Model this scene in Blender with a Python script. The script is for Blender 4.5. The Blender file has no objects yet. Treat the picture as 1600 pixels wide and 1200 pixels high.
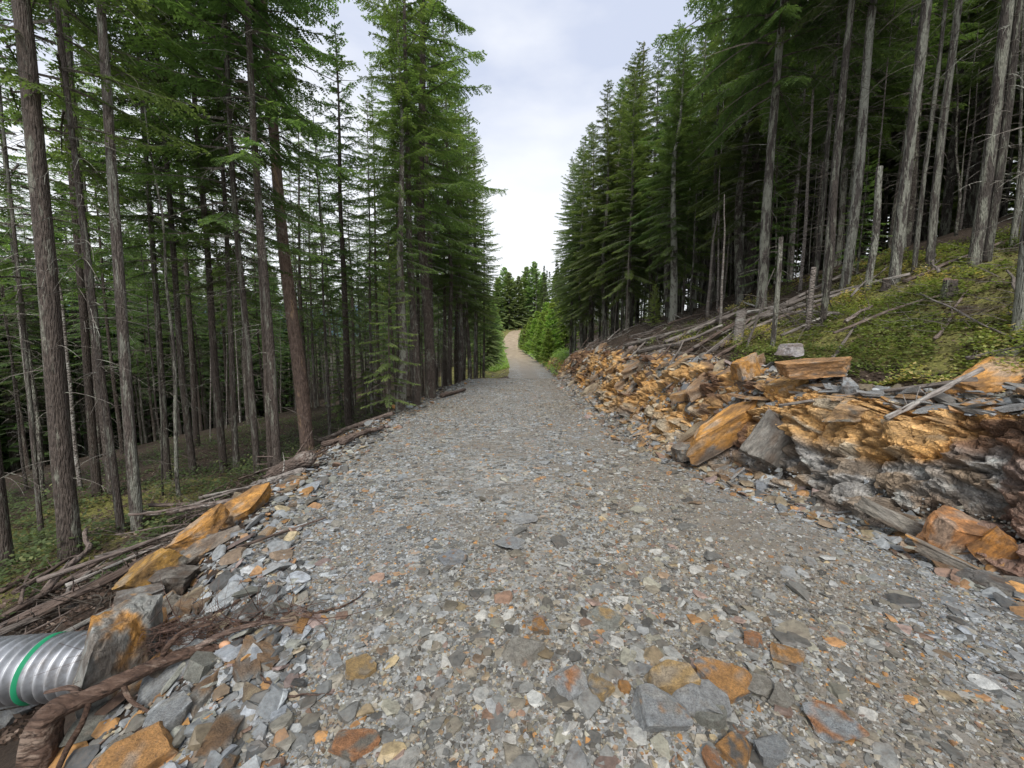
import bpy, math, random
import numpy as np
from mathutils import Vector, Matrix, Euler

# ------------------------------------------------------------------ camera, world, sun, exposure
S = bpy.context.scene
C = S.collection
R = math.radians
FPX, HZ = 620.0, 540.0            # focal length and eye level in pixels of the 1600x1200 photograph
PITCH = math.atan((600 - HZ) / FPX)
CAMZ = 1.6
cam_d = bpy.data.cameras.new('camera')
cam = bpy.data.objects.new('camera', cam_d)
C.objects.link(cam)
cam.location = (0, 0, CAMZ)
cam.rotation_euler = (R(90) - PITCH, 0, 0)
cam_d.sensor_width = 36
cam_d.lens = FPX / 1600 * 36
cam_d.clip_start = 0.05
cam_d.clip_end = 12000
S.camera = cam

SUN_EL, SUN_AZ = 50.0, 184.0       # azimuth clockwise from +Y
w = bpy.data.worlds.new('World')
S.world = w
w.use_nodes = True
nt = w.node_tree
nt.nodes.clear()
def wn(t, **k):
    n = nt.nodes.new(t)
    for a, b in k.items(): setattr(n, a, b)
    return n
sky = wn('ShaderNodeTexSky', sky_type='NISHITA', sun_disc=False)
sky.sun_elevation = R(SUN_EL)
sky.sun_rotation = R(SUN_AZ)
tc = wn('ShaderNodeTexCoord')
mp = wn('ShaderNodeMapping'); mp.inputs['Scale'].default_value = (1.0, 1.0, 2.6)
nz = wn('ShaderNodeTexNoise'); nz.inputs['Scale'].default_value = 1.7; nz.inputs['Detail'].default_value = 6; nz.inputs['Roughness'].default_value = .5
rp = wn('ShaderNodeValToRGB')
rp.color_ramp.elements[0].position = .42; rp.color_ramp.elements[0].color = (3.3, 3.6, 4.4, 1)
rp.color_ramp.elements[1].position = .58; rp.color_ramp.elements[1].color = (4.6, 4.75, 5.1, 1)
# brighter, whiter cloud low over the horizon
sx = wn('ShaderNodeSeparateXYZ')
rz = wn('ShaderNodeMapRange'); rz.inputs['From Min'].default_value = 0.18; rz.inputs['From Max'].default_value = .52
rz.inputs['To Min'].default_value = .85; rz.inputs['To Max'].default_value = 0
low = wn('ShaderNodeMix', data_type='RGBA'); low.inputs['B'].default_value = (5.8, 5.85, 5.95, 1)
mx = wn('ShaderNodeMix', data_type='RGBA'); mx.inputs['Factor'].default_value = .93
bg = wn('ShaderNodeBackground'); bg.inputs['Strength'].default_value = .1
ow = wn('ShaderNodeOutputWorld')
L = nt.links.new
L(tc.outputs['Generated'], mp.inputs['Vector']); L(mp.outputs[0], nz.inputs['Vector']); L(nz.outputs['Fac'], rp.inputs['Fac'])
L(tc.outputs['Generated'], sx.inputs[0]); L(sx.outputs['Z'], rz.inputs['Value'])
L(rz.outputs[0], low.inputs['Factor']); L(rp.outputs['Color'], low.inputs['A'])
L(sky.outputs[0], mx.inputs['A']); L(low.outputs['Result'], mx.inputs['B'])
L(mx.outputs['Result'], bg.inputs['Color']); L(bg.outputs[0], ow.inputs[0])

sd = bpy.data.lights.new('sun', 'SUN')
sd.energy = 1.5; sd.angle = R(24); sd.color = (1, .95, .88)
so = bpy.data.objects.new('sun', sd); C.objects.link(so)
az, el = R(SUN_AZ), R(SUN_EL)
sdir = Vector((math.sin(az) * math.cos(el), math.cos(az) * math.cos(el), math.sin(el)))
so.rotation_euler = sdir.to_track_quat('Z', 'Y').to_euler()
so.location = (0, 0, 60)
vs = S.view_settings
vs.view_transform = 'Standard'; vs.look = 'None'; vs.gamma = 1; vs.use_curve_mapping = False
vs.exposure = 1.08
S.cycles.max_bounces = 8; S.cycles.diffuse_bounces = 4; S.cycles.transmission_bounces = 4

# ------------------------------------------------------------------ noise in numpy
def h3(ix, iy, iz, seed=0):
    n = (ix.astype(np.int64) * 374761393 + iy.astype(np.int64) * 668265263 + iz.astype(np.int64) * 2147483647 + seed * 974711) & 0xffffffff
    n = ((n ^ (n >> 13)) * 1274126177) & 0xffffffff
    n = ((n ^ (n >> 16)) * 2246822519) & 0xffffffff
    return ((n ^ (n >> 15)) & 0xffffff) / float(0xffffff)
def vnoise(x, y, z=0.0, seed=0):
    x, y, z = np.broadcast_arrays(np.asarray(x, float), np.asarray(y, float), np.asarray(z, float))
    ix, iy, iz = np.floor(x), np.floor(y), np.floor(z)
    fx, fy, fz = x - ix, y - iy, z - iz
    fx, fy, fz = [a * a * (3 - 2 * a) for a in (fx, fy, fz)]
    r = 0
    for dx in (0, 1):
        for dy in (0, 1):
            for dz in (0, 1):
                wt = (fx if dx else 1 - fx) * (fy if dy else 1 - fy) * (fz if dz else 1 - fz)
                r = r + wt * h3(ix + dx, iy + dy, iz + dz, seed)
    return r * 2 - 1
def fbm(x, y, z=0.0, seed=0, o=4):
    r, a, f = 0, 1, 1
    for k in range(o):
        r = r + a * vnoise(np.asarray(x) * f, np.asarray(y) * f, np.asarray(z) * f, seed + k)
        a *= .5; f *= 2.03
    return r
def cells(p, seed=0):
    """nearest feature point: returns id hash, F1, F2"""
    ip = np.floor(p); best = np.full(len(p), 9e9); sec = best.copy(); idn = np.zeros(len(p))
    for dx in (-1, 0, 1):
        for dy in (-1, 0, 1):
            for dz in (-1, 0, 1):
                c = ip + (dx, dy, dz)
                q = np.stack([c[:, k] + h3(c[:, 0], c[:, 1], c[:, 2], seed + 11 * k + 1) for k in range(3)], 1)
                d = ((p - q) ** 2).sum(1)
                hid = h3(c[:, 0], c[:, 1], c[:, 2], seed + 77)
                m = d < best
                sec = np.where(m, best, np.minimum(sec, d)); best = np.where(m, d, best); idn = np.where(m, hid, idn)
    return idn, np.sqrt(best), np.sqrt(sec)

# ------------------------------------------------------------------ terrain
def it(y, ks): return np.interp(y, [k[0] for k in ks], [k[1] for k in ks])
def zr(y): return it(y, [(-10, 0), (15, 0), (19, -.02), (22, -.22), (26, -.65), (32, -1.2), (41, -1.7), (52, -1.35), (73, -.72), (100, .35), (112, .95), (125, 2.9), (140, 6.2), (152, 8), (170, 9.5), (230, 8), (400, 0), (4000, -200)])
def cx(y): return it(y, [(-10, -.1), (19, .2), (41, 2.0), (56, 1.95), (73, 1.3), (110, -.1), (118, -.6), (126, -.5), (134, .8), (140, 2.9), (146, 7), (152, 14), (160, 30), (400, 60), (4000, 60)])
def hw(y): return it(y, [(-10, 2.4), (110, 2.3), (126, 2.4), (134, 2.9), (140, 4), (146, 7), (152, 12), (160, 16), (170, 1), (4000, 1)])
def eR(y):
    n = it(y, [(-10, 4.2), (2.4, 3.45), (3.1, 3.25), (4.5, 2.75), (6.2, 2.25), (8, 2.1), (14, 2.2), (19, 2.3), (30, 3.2)])
    b = np.clip((y - 22) / 8, 0, 1)
    return n * (1 - b) + (cx(y) + hw(y)) * b + .10 * vnoise(np.asarray(y) * .9, 3.3, seed=5) * np.clip(y / 3, 0, 1)
def eL(y):
    n = it(y, [(-10, -1.1), (1, -1.2), (1.6, -1.36), (2.2, -1.62), (3, -2.15), (4.7, -2.42), (8, -2.6), (14, -2.5), (19, -2.15), (24, -1.4), (30, -.6)])
    b = np.clip((y - 22) / 8, 0, 1)
    return n * (1 - b) + (cx(y) - hw(y)) * b + .10 * vnoise(np.asarray(y) * .8, 9.3, seed=6)
def cut(y): return it(y, [(-10, 1.08), (4.2, 1.12), (7, 1.38), (10, 1.5), (20, 1.45), (30, 1.7), (45, 1.9), (60, 1.2), (80, .9), (4000, .8)])
def Hb(x, y):
    x, y = np.broadcast_arrays(np.asarray(x, float), np.asarray(y, float))
    r, l, z0, c = eR(y), eL(y), zr(y), cut(y)
    s, t = x - r, l - x
    steep = np.clip((5.6 - y) / 1.6, 0, 1)
    pa = np.interp(s, [0, .25, .36, .46, .60, 1.15], [0, .07, .46, .78, .90, 1.0])
    pb = np.interp(s, [0, .3, .55, .8, 1.15], [0, .10, .38, .74, 1.0])
    up = np.interp(s, [1.15, 6, 12, 40, 140, 3000], [0, 2.1, 4.0, 11, 32, 240])
    upn = np.interp(s, [1.15, 1.7, 2.3, 6, 12, 40, 140, 3000], [0, .2, .55, 2.35, 4.2, 11, 32, 240]); up = upn * steep + up * (1 - steep)
    right = c * (pa * steep + pb * (1 - steep)) + up * np.interp(y, [0, 30, 60, 150], [1, .8, .5, .4])
    left = np.interp(t, [0, .2, 2.1, 9, 60, 200, 3000], [0, -.03, -.92, -1.75, -14, -48, -260]) * np.interp(y, [0, 30, 60, 150, 300], [1, .9, .5, .2, .2])
    crown = -.02 * ((x - (r + l) / 2) / 2.4) ** 2
    return z0 + np.where(s > 0, right, np.where(t > 0, left, crown))
def H(x, y):
    x, y = np.broadcast_arrays(np.asarray(x, float), np.asarray(y, float))
    s, t = x - eR(y), eL(y) - x
    onroad = (s < 0) & (t < 0)
    edge = np.clip(np.maximum(s, t) / .5, 0, 1)
    n = .018 * vnoise(x * 1.3, y * 1.3, seed=1) + .008 * vnoise(x * 5, y * 5, seed=2)
    n = n + edge * (.10 * fbm(x * .7, y * .7, seed=3, o=3) + .035 * vnoise(x * 3.1, y * 3.1, seed=4))
    # wheel tracks pressed into the road
    n = n - np.where(onroad, .015 * (np.exp(-((x - 1.0) / .35) ** 2) + np.exp(-((x + .75) / .35) ** 2)), 0)
    return Hb(x, y) + n
def h(x, y): return float(H(x, y))
def nrm(x, y, e=.06):
    gx = (H(x + e, y) - H(x - e, y)) / (2 * e); gy = (H(x, y + e) - H(x, y - e)) / (2 * e)
    n = np.stack([-gx, -gy, np.ones_like(gx)], -1)
    return n / np.linalg.norm(n, axis=-1, keepdims=True)
def ray(px, py):
    a, b = (px - 800) / FPX, -(py - 600) / FPX
    cp, sp = math.cos(PITCH), math.sin(PITCH)
    return np.array([a, cp + b * sp, -sp + b * cp])
TS = np.geomspace(.6, 500, 6000)
def gp(px, py):
    """where the line of sight through a photograph pixel meets the ground"""
    d = ray(px, py)
    P = np.array([0, 0, CAMZ]) + TS[:, None] * d
    k = np.nonzero(P[:, 2] < H(P[:, 0], P[:, 1]))[0]
    i = k[0] if len(k) else len(TS) - 1
    return P[i]
def at(px, py, y):
    d = ray(px, py)
    return np.array([0, 0, CAMZ]) + d * (y / d[1])

# ------------------------------------------------------------------ mesh helpers
def mesh_np(name, V, T=None, Q=None, mat=None, col=None, smooth=False, attrs=None):
    me = bpy.data.meshes.new(name)
    V = np.ascontiguousarray(V, dtype=np.float32)
    T = np.zeros((0, 3), np.int32) if T is None else np.asarray(T, np.int32)
    Q = np.zeros((0, 4), np.int32) if Q is None else np.asarray(Q, np.int32)
    me.vertices.add(len(V)); me.vertices.foreach_set('co', V.ravel())
    nl = T.size + Q.size
    me.loops.add(nl); me.loops.foreach_set('vertex_index', np.concatenate([T.ravel(), Q.ravel()]).astype(np.int32))
    me.polygons.add(len(T) + len(Q))
    st = np.concatenate([np.arange(len(T)) * 3, T.size + np.arange(len(Q)) * 4]).astype(np.int32)
    me.polygons.foreach_set('loop_start', st)
    me.polygons.foreach_set('use_smooth', np.full(len(T) + len(Q), smooth))
    if col is not None:
        a = me.color_attributes.new('Col', 'FLOAT_COLOR', 'POINT')
        cc = np.ones((len(V), 4), np.float32); cc[:, :3] = col
        a.data.foreach_set('color', cc.ravel())
    for k, v in (attrs or {}).items():
        a = me.attributes.new(k, 'FLOAT', 'POINT'); a.data.foreach_set('value', np.asarray(v, np.float32))
    me.update(calc_edges=True)
    if mat: me.materials.append(mat)
    return me
def link(name, me, parent=None, loc=None, rot=None, scale=None):
    o = bpy.data.objects.new(name, me); C.objects.link(o)
    if parent: o.parent = parent
    if loc is not None: o.location = loc
    if rot is not None: o.rotation_euler = rot
    if scale is not None: o.scale = scale
    return o
def tag(o, label=None, cat=None, group=None, kind=None):
    if label: o['label'] = label
    if cat: o['category'] = cat
    if group: o['group'] = group
    if kind: o['kind'] = kind
    return o
def tubes(paths, k=6):
    """paths: list of (pts (n,3), radii (n)) -> V, Q, T"""
    VV, QQ, TT, off = [], [], [], 0
    an = np.arange(k) * 2 * math.pi / k
    for P, r in paths:
        P = np.asarray(P, float); r = np.broadcast_to(np.asarray(r, float), (len(P),))
        tg = np.gradient(P, axis=0); tg /= np.linalg.norm(tg, axis=1, keepdims=True) + 1e-9
        ref = np.array([0, 0, 1.0]) if abs(tg[:, 2]).mean() < .8 else np.array([1.0, 0, 0])
        a = np.cross(tg, ref); a /= np.linalg.norm(a, axis=1, keepdims=True) + 1e-9
        b = np.cross(a, tg)
        ring = P[:, None] + r[:, None, None] * (np.cos(an)[None, :, None] * a[:, None] + np.sin(an)[None, :, None] * b[:, None])
        n = len(P)
        VV.append(ring.reshape(-1, 3))
        i = np.arange(n - 1)[:, None] * k + np.arange(k)[None]
        j = np.arange(n - 1)[:, None] * k + (np.arange(k)[None] + 1) % k
        QQ.append(np.stack([i, j, j + k, i + k], -1).reshape(-1, 4) + off)
        for base in (0, (n - 1) * k):
            m = np.arange(1, k - 1)
            t = np.stack([np.zeros_like(m), m, m + 1], 1) + base + off
            TT.append(t if base else t[:, ::-1])
        off += n * k
    return np.concatenate(VV), np.concatenate(QQ), np.concatenate(TT)
def grid_faces(nr, nc):
    i = np.arange(nr - 1)[:, None] * nc + np.arange(nc - 1)[None]
    return np.stack([i, i + 1, i + nc + 1, i + nc], -1).reshape(-1, 4)

# ------------------------------------------------------------------ materials
def mat(name):
    m = bpy.data.materials.new(name); m.use_nodes = True
    n = m.node_tree; n.nodes.clear()
    out = n.nodes.new('ShaderNodeOutputMaterial'); p = n.nodes.new('ShaderNodeBsdfPrincipled')
    n.links.new(p.outputs[0], out.inputs[0])
    return m, n, p, out
def N(n, t, ins=None, **k):
    x = n.nodes.new(t)
    for a, b in k.items(): setattr(x, a, b)
    for a, b in (ins or {}).items():
        if isinstance(b, bpy.types.NodeSocket): n.links.new(b, x.inputs[a])
        else: x.inputs[a].default_value = b
    return x
def ramp(n, fac, els):
    r = n.nodes.new('ShaderNodeValToRGB'); n.links.new(fac, r.inputs[0])
    e = r.color_ramp.elements
    while len(e) < len(els): e.new(.5)
    for a, (p, c) in zip(e, els):
        a.position = p; a.color = (*c, 1) if len(c) == 3 else c
    return r.outputs[0]
def mixc(n, f, a, b, bt='MIX'):
    x = n.nodes.new('ShaderNodeMix'); x.data_type = 'RGBA'; x.blend_type = bt
    for k, v in (('Factor', f), ('A', a), ('B', b)):
        s = [q for q in x.inputs if q.name == k and (q.type == 'VALUE' if k == 'Factor' else q.type == 'RGBA')][0]
        if isinstance(v, bpy.types.NodeSocket): n.links.new(v, s)
        else: s.default_value = v if k == 'Factor' else (*v, 1)
    return [q for q in x.outputs if q.type == 'RGBA'][0]
def noise(n, vec, sc, det=4, ro=.55): return N(n, 'ShaderNodeTexNoise', {'Vector': vec, 'Scale': sc, 'Detail': det, 'Roughness': ro}).outputs['Fac']
def bump(n, p, hgt, st, dist):
    b = N(n, 'ShaderNodeBump', {'Height': hgt, 'Strength': st, 'Distance': dist}); n.links.new(b.outputs[0], p.inputs['Normal']); return b
def objc(n): return N(n, 'ShaderNodeTexCoord').outputs['Object']
def posc(n): return N(n, 'ShaderNodeNewGeometry').outputs['Position']
def clampf(n, v, a, b, c=0., d=1.):
    return N(n, 'ShaderNodeMapRange', {'Value': v, 'From Min': a, 'From Max': b, 'To Min': c, 'To Max': d}).outputs[0]

def vor(n, v, sc, f='F1'): return N(n, 'ShaderNodeTexVoronoi', {'Vector': v, 'Scale': sc, 'Randomness': 1.}, feature=f)
# rock: colour comes from the stone's own stored colour, varied with veins and grain
def rock_mat(name, gr=18, rough=.62, bd=.006, an=1.6):
    m, n, p, o = mat(name)
    v = objc(n)
    a = N(n, 'ShaderNodeAttribute', attribute_name='Col').outputs['Color']
    n1 = noise(n, v, gr, 6, .65)
    k = ramp(n, n1, [(.28, (.5, .5, .5)), (.5, (1, 1, 1)), (.72, (1.4, 1.38, 1.34))])
    c = mixc(n, 1., a, k, 'MULTIPLY')
    n2 = noise(n, v, gr * 4.5, 4, .7)
    c = mixc(n, clampf(n, n2, .5, .72, 0, .55), c, (.13, .10, .075))
    c = mixc(n, clampf(n, noise(n, v, gr * .35, 5, .7), .52, .66, 0, .35), c, (.17, .13, .10))
    n.links.new(c, p.inputs['Base Color'])
    p.inputs['Roughness'].default_value = rough
    ms = N(n, 'ShaderNodeMapping', {'Vector': v, 'Scale': (1, 1, an)}).outputs[0]
    n3 = noise(n, ms, gr * 1.6, 6, .7)
    if name == 'bank_rock':
        vc = vor(n, N(n, 'ShaderNodeVectorMath', {0: ms, 1: N(n, 'ShaderNodeTexNoise', {'Vector': v, 'Scale': 4.}).outputs['Color']}, operation='ADD').outputs[0], 14, 'DISTANCE_TO_EDGE').outputs['Distance']
        n3 = N(n, 'ShaderNodeMath', {0: n3, 1: clampf(n, vc, 0, .10, 0, .35)}, operation='ADD').outputs[0]
    bump(n, p, n3, 1., bd)
    return m
M_rock = rock_mat('rock', 12, .68, .02)
M_gravel = rock_mat('gravel', 30, .55, .002)
M_bank = rock_mat('bank_rock', 9, .8, .022)

# road bed of crushed slate
M_road, n, p, _ = mat('road_gravel')
v = posc(n)
w1 = N(n, 'ShaderNodeMapping', {'Vector': v, 'Scale': (1, 1.35, 1)}).outputs[0]
v1 = vor(n, w1, 46); v2 = vor(n, w1, 17); v3 = vor(n, w1, 8)
hs1 = N(n, 'ShaderNodeSeparateColor', {'Color': v1.outputs['Color']}); hs2 = N(n, 'ShaderNodeSeparateColor', {'Color': v2.outputs['Color']}); hs3 = N(n, 'ShaderNodeSeparateColor', {'Color': v3.outputs['Color']})
pal = [(0, (.07, .068, .06)), (.3, (.17, .172, .16)), (.55, (.27, .28, .275)), (.78, (.37, .385, .38)), (.9, (.27, .225, .165)), (.97, (.36, .22, .12)), (1, (.46, .46, .44))]
c1 = ramp(n, hs1.outputs[0], pal); c2 = ramp(n, hs2.outputs[0], pal); c3 = ramp(n, hs3.outputs[0], pal)
c = mixc(n, clampf(n, hs2.outputs[1], .45, .5), c1, c2)
c = mixc(n, clampf(n, hs3.outputs[1], .80, .83), c, c3)
dn = noise(n, v, 1.1, 5, .6)
dirt = mixc(n, clampf(n, noise(n, v, 120, 5, .8), .35, .65), (.10, .085, .066), (.27, .235, .19))
sp = N(n, 'ShaderNodeSeparateXYZ', {'Vector': v})
trk = clampf(n, N(n, 'ShaderNodeMath', {0: N(n, 'ShaderNodeMath', {0: sp.outputs[0], 1: -1.9}, operation='ADD').outputs[0]}, operation='ABSOLUTE').outputs[0], .2, 1.1, .30, 0)
dd = N(n, 'ShaderNodeMath', {0: dn, 1: trk}, operation='ADD').outputs[0]
c = mixc(n, clampf(n, dd, .44, .64, 0, .8), c, dirt)
c = mixc(n, clampf(n, sp.outputs[1], 46, 80, 0, .9), c, mixc(n, clampf(n, noise(n, v, .9, 6, .75), .35, .65), (.26, .19, .12), (.52, .42, .29)))
n.links.new(c, p.inputs['Base Color']); p.inputs['Roughness'].default_value = .7
hh = N(n, 'ShaderNodeMath', {0: v1.outputs['Distance'], 1: v2.outputs['Distance']}, operation='ADD').outputs[0]
bump(n, p, hh, -1.0, .012)

# forest floor and slope: needles, moss and soil
M_floor, n, p, _ = mat('forest_soil')
v = posc(n)
g = N(n, 'ShaderNodeAttribute', attribute_name='green').outputs['Fac']
soil = ramp(n, noise(n, v, 34, 8, .8), [(.3, (.022, .014, .009)), (.5, (.058, .039, .026)), (.7, (.13, .09, .062))])
moss = ramp(n, noise(n, v, 26, 8, .8), [(.3, (.07, .06, .02)), (.5, (.20, .20, .05)), (.72, (.40, .34, .11))])
gm = N(n, 'ShaderNodeMath', {0: g, 1: noise(n, v, 2.2, 5, .6)}, operation='MULTIPLY').outputs[0]
c = mixc(n, clampf(n, gm, .34, .48), soil, moss)
n.links.new(c, p.inputs['Base Color']); p.inputs['Roughness'].default_value = .95
bump(n, p, noise(n, v, 22, 8, .75), 1., .05)

def bark_mat(name, a, b, c3, lich, lamt, sc=1.):
    m, n, p, _ = mat(name)
    v = objc(n); oi = N(n, 'ShaderNodeObjectInfo').outputs['Random']
    vv = N(n, 'ShaderNodeMapping', {'Vector': v, 'Scale': (.22, 1, 1) if name in ('root_bark', 'log_bark', 'dead_wood') else (1, 1, .28)}).outputs[0]
    vo = N(n, 'ShaderNodeCombineXYZ', {0: oi, 1: oi}).outputs[0]
    vv = N(n, 'ShaderNodeVectorMath', {0: vv, 1: N(n, 'ShaderNodeVectorMath', {0: vo, 3: 37.}, operation='SCALE').outputs[0]}, operation='ADD').outputs[0]
    nn = noise(n, vv, 26 * sc, 8, .7)
    col = ramp(n, nn, [(.3, a), (.5, b), (.72, c3)])
    l = noise(n, vv, 5 * sc, 9, .72)
    l2 = N(n, 'ShaderNodeMath', {0: l, 1: N(n, 'ShaderNodeMath', {0: oi, 1: .10}, operation='MULTIPLY').outputs[0]}, operation='ADD').outputs[0]
    col = mixc(n, clampf(n, l2, .66 - lamt, .72 - lamt, 0, .8), col, lich)
    n.links.new(col, p.inputs['Base Color']); p.inputs['Roughness'].default_value = .9
    hs = N(n, 'ShaderNodeHueSaturation', {'Color': col, 'Value': clampf(n, oi, 0, 1, .65, 1.3), 'Saturation': clampf(n, oi, 0, 1, 1.1, .75)}).outputs[0]
    n.links.new(hs, p.inputs['Base Color'])
    fl = vor(n, vv, 34 * sc).outputs['Distance']
    bump(n, p, N(n, 'ShaderNodeMath', {0: nn, 1: fl}, operation='SUBTRACT').outputs[0], 1., .04)
    return m
M_bark = bark_mat('bark', (.05, .038, .031), (.125, .097, .08), (.215, .175, .15), (.33, .335, .27), .08, 1.3)
M_barkR = bark_mat('lichen_bark', (.04, .033, .028), (.095, .078, .066), (.165, .14, .12), (.36, .365, .29), .13, 1.3)
M_dead = bark_mat('dead_wood', (.11, .09, .075), (.24, .205, .18), (.42, .38, .34), (.46, .45, .40), .06, .9)
M_log = bark_mat('log_bark', (.07, .048, .038), (.18, .13, .105), (.30, .235, .20), (.38, .34, .30), .04)
M_red = bark_mat('red_bark', (.08, .045, .032), (.19, .115, .08), (.30, .19, .13), (.42, .24, .11), .02)
M_root = bark_mat('root_bark', (.06, .034, .024), (.15, .088, .06), (.30, .20, .145), (.40, .30, .23), .05, 1.5)
M_rootd = bark_mat('rootlet_bark', (.035, .016, .010), (.10, .048, .03), (.20, .11, .07), (.22, .14, .10), .0, 1.)
M_twig = bark_mat('twig', (.09, .075, .062), (.17, .145, .12), (.27, .24, .20), (.38, .40, .32), .06)

def leaf_mat(name, dk, lt, tip, tf=.35):
    m, n, p, out = mat(name)
    oi = N(n, 'ShaderNodeObjectInfo').outputs['Random']
    a = N(n, 'ShaderNodeAttribute', attribute_name='tone').outputs['Fac']
    c = mixc(n, a, dk, lt)
    c = mixc(n, clampf(n, a, .82, 1.0), c, tip)
    hs = N(n, 'ShaderNodeHueSaturation', {'Color': c, 'Hue': clampf(n, oi, 0, 1, .475, .515), 'Value': clampf(n, oi, 0, 1, .75, 1.25), 'Saturation': .86}).outputs[0]
    n.links.new(hs, p.inputs['Base Color']); p.inputs['Roughness'].default_value = .55
    p.inputs['Specular IOR Level'].default_value = .3
    tr = N(n, 'ShaderNodeBsdfTranslucent', {'Color': mixc(n, 1., hs, (1.5, 1.6, .8), 'MULTIPLY')})
    ms = N(n, 'ShaderNodeMixShader', {0: tf})
    n.links.new(p.outputs[0], ms.inputs[1]); n.links.new(tr.outputs[0], ms.inputs[2]); n.links.new(ms.outputs[0], out.inputs[0])
    return m
M_leaf = leaf_mat('needles', (.055, .10, .034), (.16, .26, .068), (.27, .40, .10), .45)
M_leafR = leaf_mat('dark_needles', (.046, .082, .030), (.14, .21, .058), (.25, .34, .08), .42)
M_leafY = leaf_mat('young_needles', (.18, .29, .05), (.34, .48, .10), (.46, .60, .15), .45)
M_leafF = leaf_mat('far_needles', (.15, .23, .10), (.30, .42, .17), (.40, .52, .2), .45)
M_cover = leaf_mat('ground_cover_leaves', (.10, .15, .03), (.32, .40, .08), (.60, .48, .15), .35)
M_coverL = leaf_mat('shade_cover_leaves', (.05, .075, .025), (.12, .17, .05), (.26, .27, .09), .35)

# ------------------------------------------------------------------ ground sheets
rows = np.concatenate([np.arange(-6, .6, .3), np.arange(.6, 6, .025), np.arange(6, 12, .06), np.arange(12, 24, .15), np.arange(24, 60, .5), np.arange(60, 175, 1.5), np.geomspace(176, 4000, 30)])
def sheet(name, cols_fn, m, green=None, col=None):
    X = cols_fn(rows)                                      # (rows, cols)
    Y = np.broadcast_to(rows[:, None], X.shape)
    Z = H(X, Y)
    V = np.stack([X, Y, Z], -1).reshape(-1, 3)
    at_ = {}
    if green is not None: at_['green'] = green(X, Y).ravel()
    me = mesh_np(name, V, None, grid_faces(*X.shape), m, smooth=True, attrs=at_)
    return tag(link(name, me), kind='structure')
u = np.linspace(0, 1, 150)
sheet('road', lambda y: eL(y)[:, None] * (1 - u) + eR(y)[:, None] * u, M_road)
tl = np.concatenate([np.arange(0, 3.2, .035), np.arange(3.2, 12, .25), np.geomspace(12, 3000, 40)])
def gl(X, Y): return np.clip((eL(Y) - X - 1.9) / .8, 0, 1) * np.clip((8.0 - (eL(Y) - X)) / 3, 0, 1) * np.clip((11 - Y) / 4, 0, 1) + .9 * (Y > 42) * (eL(Y) - X < 9)
sheet('left_ground', lambda y: (eL(y)[:, None] - tl[::-1][None]), M_floor, gl)
tr_ = np.concatenate([np.arange(1.15, 7, .05), np.arange(7, 14, .25), np.geomspace(14, 3000, 40)])
def gr(X, Y):
    s = X - eR(Y)
    return np.clip((s - 1.45) / .4, 0, 1) * np.clip((6.6 - s) / 1.5, 0, 1) * np.clip((10.5 - Y) / 3, .0, 1) + .3 * (Y > 45)
sheet('hillside', lambda y: (eR(y)[:, None] + tr_[None]), M_floor, gr)

# the rock cut beside the road: stepped, tilted blocks
def palette(idn, Y, sfrac, nz_):
    org = np.array([.50, .27, .09]); org2 = np.array([.56, .33, .12]); grey = np.array([.26, .27, .26]); brn = np.array([.20, .125, .08]); tan = np.array([.42, .33, .22]); dk = np.array([.10, .095, .085])
    c = np.zeros((len(idn), 3))
    dark = ((Y > 3.25) & (Y < 4.7) & (sfrac + .12 * nz_ < .66)) | ((Y <= 3.25) & (sfrac + .25 * nz_ < .40))
    k = (idn * 9973) % 1
    base = np.where((k < .50)[:, None], org, np.where((k < .68)[:, None], org2, np.where((k < .80)[:, None], brn, np.where((k < .9)[:, None], tan, grey))))
    darkc = np.where((k < .45)[:, None], grey * .75, np.where((k < .75)[:, None], dk * 1.5, np.where((k < .88)[:, None], brn * 1.2, org * .6)))
    return np.where(dark[:, None], darkc, base)
sv = np.concatenate([np.linspace(0, .25, 10)[:-1], np.linspace(.25, .62, 60)[:-1], np.linspace(.62, 1.15, 40)])
ry = rows[(rows > -2) & (rows < 70)]
ry = np.concatenate([ry[ry <= .6], np.arange(.6, 7, .016), np.arange(7, 14, .04), np.arange(14, 30, .1), ry[ry > 30]])
Yb = np.broadcast_to(ry[:, None], (len(ry), len(sv))).copy(); Xb = eR(ry)[:, None] + sv[None]
Zb = H(Xb, Yb); P = np.stack([Xb, Yb, Zb], -1).reshape(-1, 3)
rotm = np.array(Euler((R(20), R(-35), R(25))).to_matrix())
q = P @ rotm.T
wq = q + .10 * np.stack([fbm(q[:, 0] * 3, q[:, 1] * 3, q[:, 2] * 3, 81 + k, 3) for k in range(3)], 1)
id1, f1, f2 = cells(wq * (1.5, 1.3, 2.6), 3)
id2, g1, g2 = cells(wq * (4.2, 3.6, 8.0), 9)
id3, e1, e2 = cells(wq * (13, 11, 24.0), 19)
nf = fbm(P[:, 0] * 5, P[:, 1] * 5, P[:, 2] * 5, 21, 6)
svb = np.broadcast_to(sv, Xb.shape).ravel()
mask = np.clip(np.minimum(svb / .15, (1.15 - svb) / .15), 0, 1)
fr = np.clip((P[:, 1] * 0 + 1), 0, 1)
disp = mask * (.24 * (id1 - .35) + .10 * (id2 - .5) + .05 * (id3 - .5) + .07 * nf - .10 * np.clip(1 - (f2 - f1) * 7, 0, 1) - .03 * np.clip(1 - (g2 - g1) * 6, 0, 1))
P2 = P.copy(); P2[:, 0] -= disp * 1.1; P2[:, 2] += disp * .35
sf = (P[:, 2] - zr(P[:, 1])) / cut(P[:, 1])
def pick(f, a, b): f = np.clip(f, 0, 1)[:, None]; return np.asarray(a) * (1 - f) + np.asarray(b) * f
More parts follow.
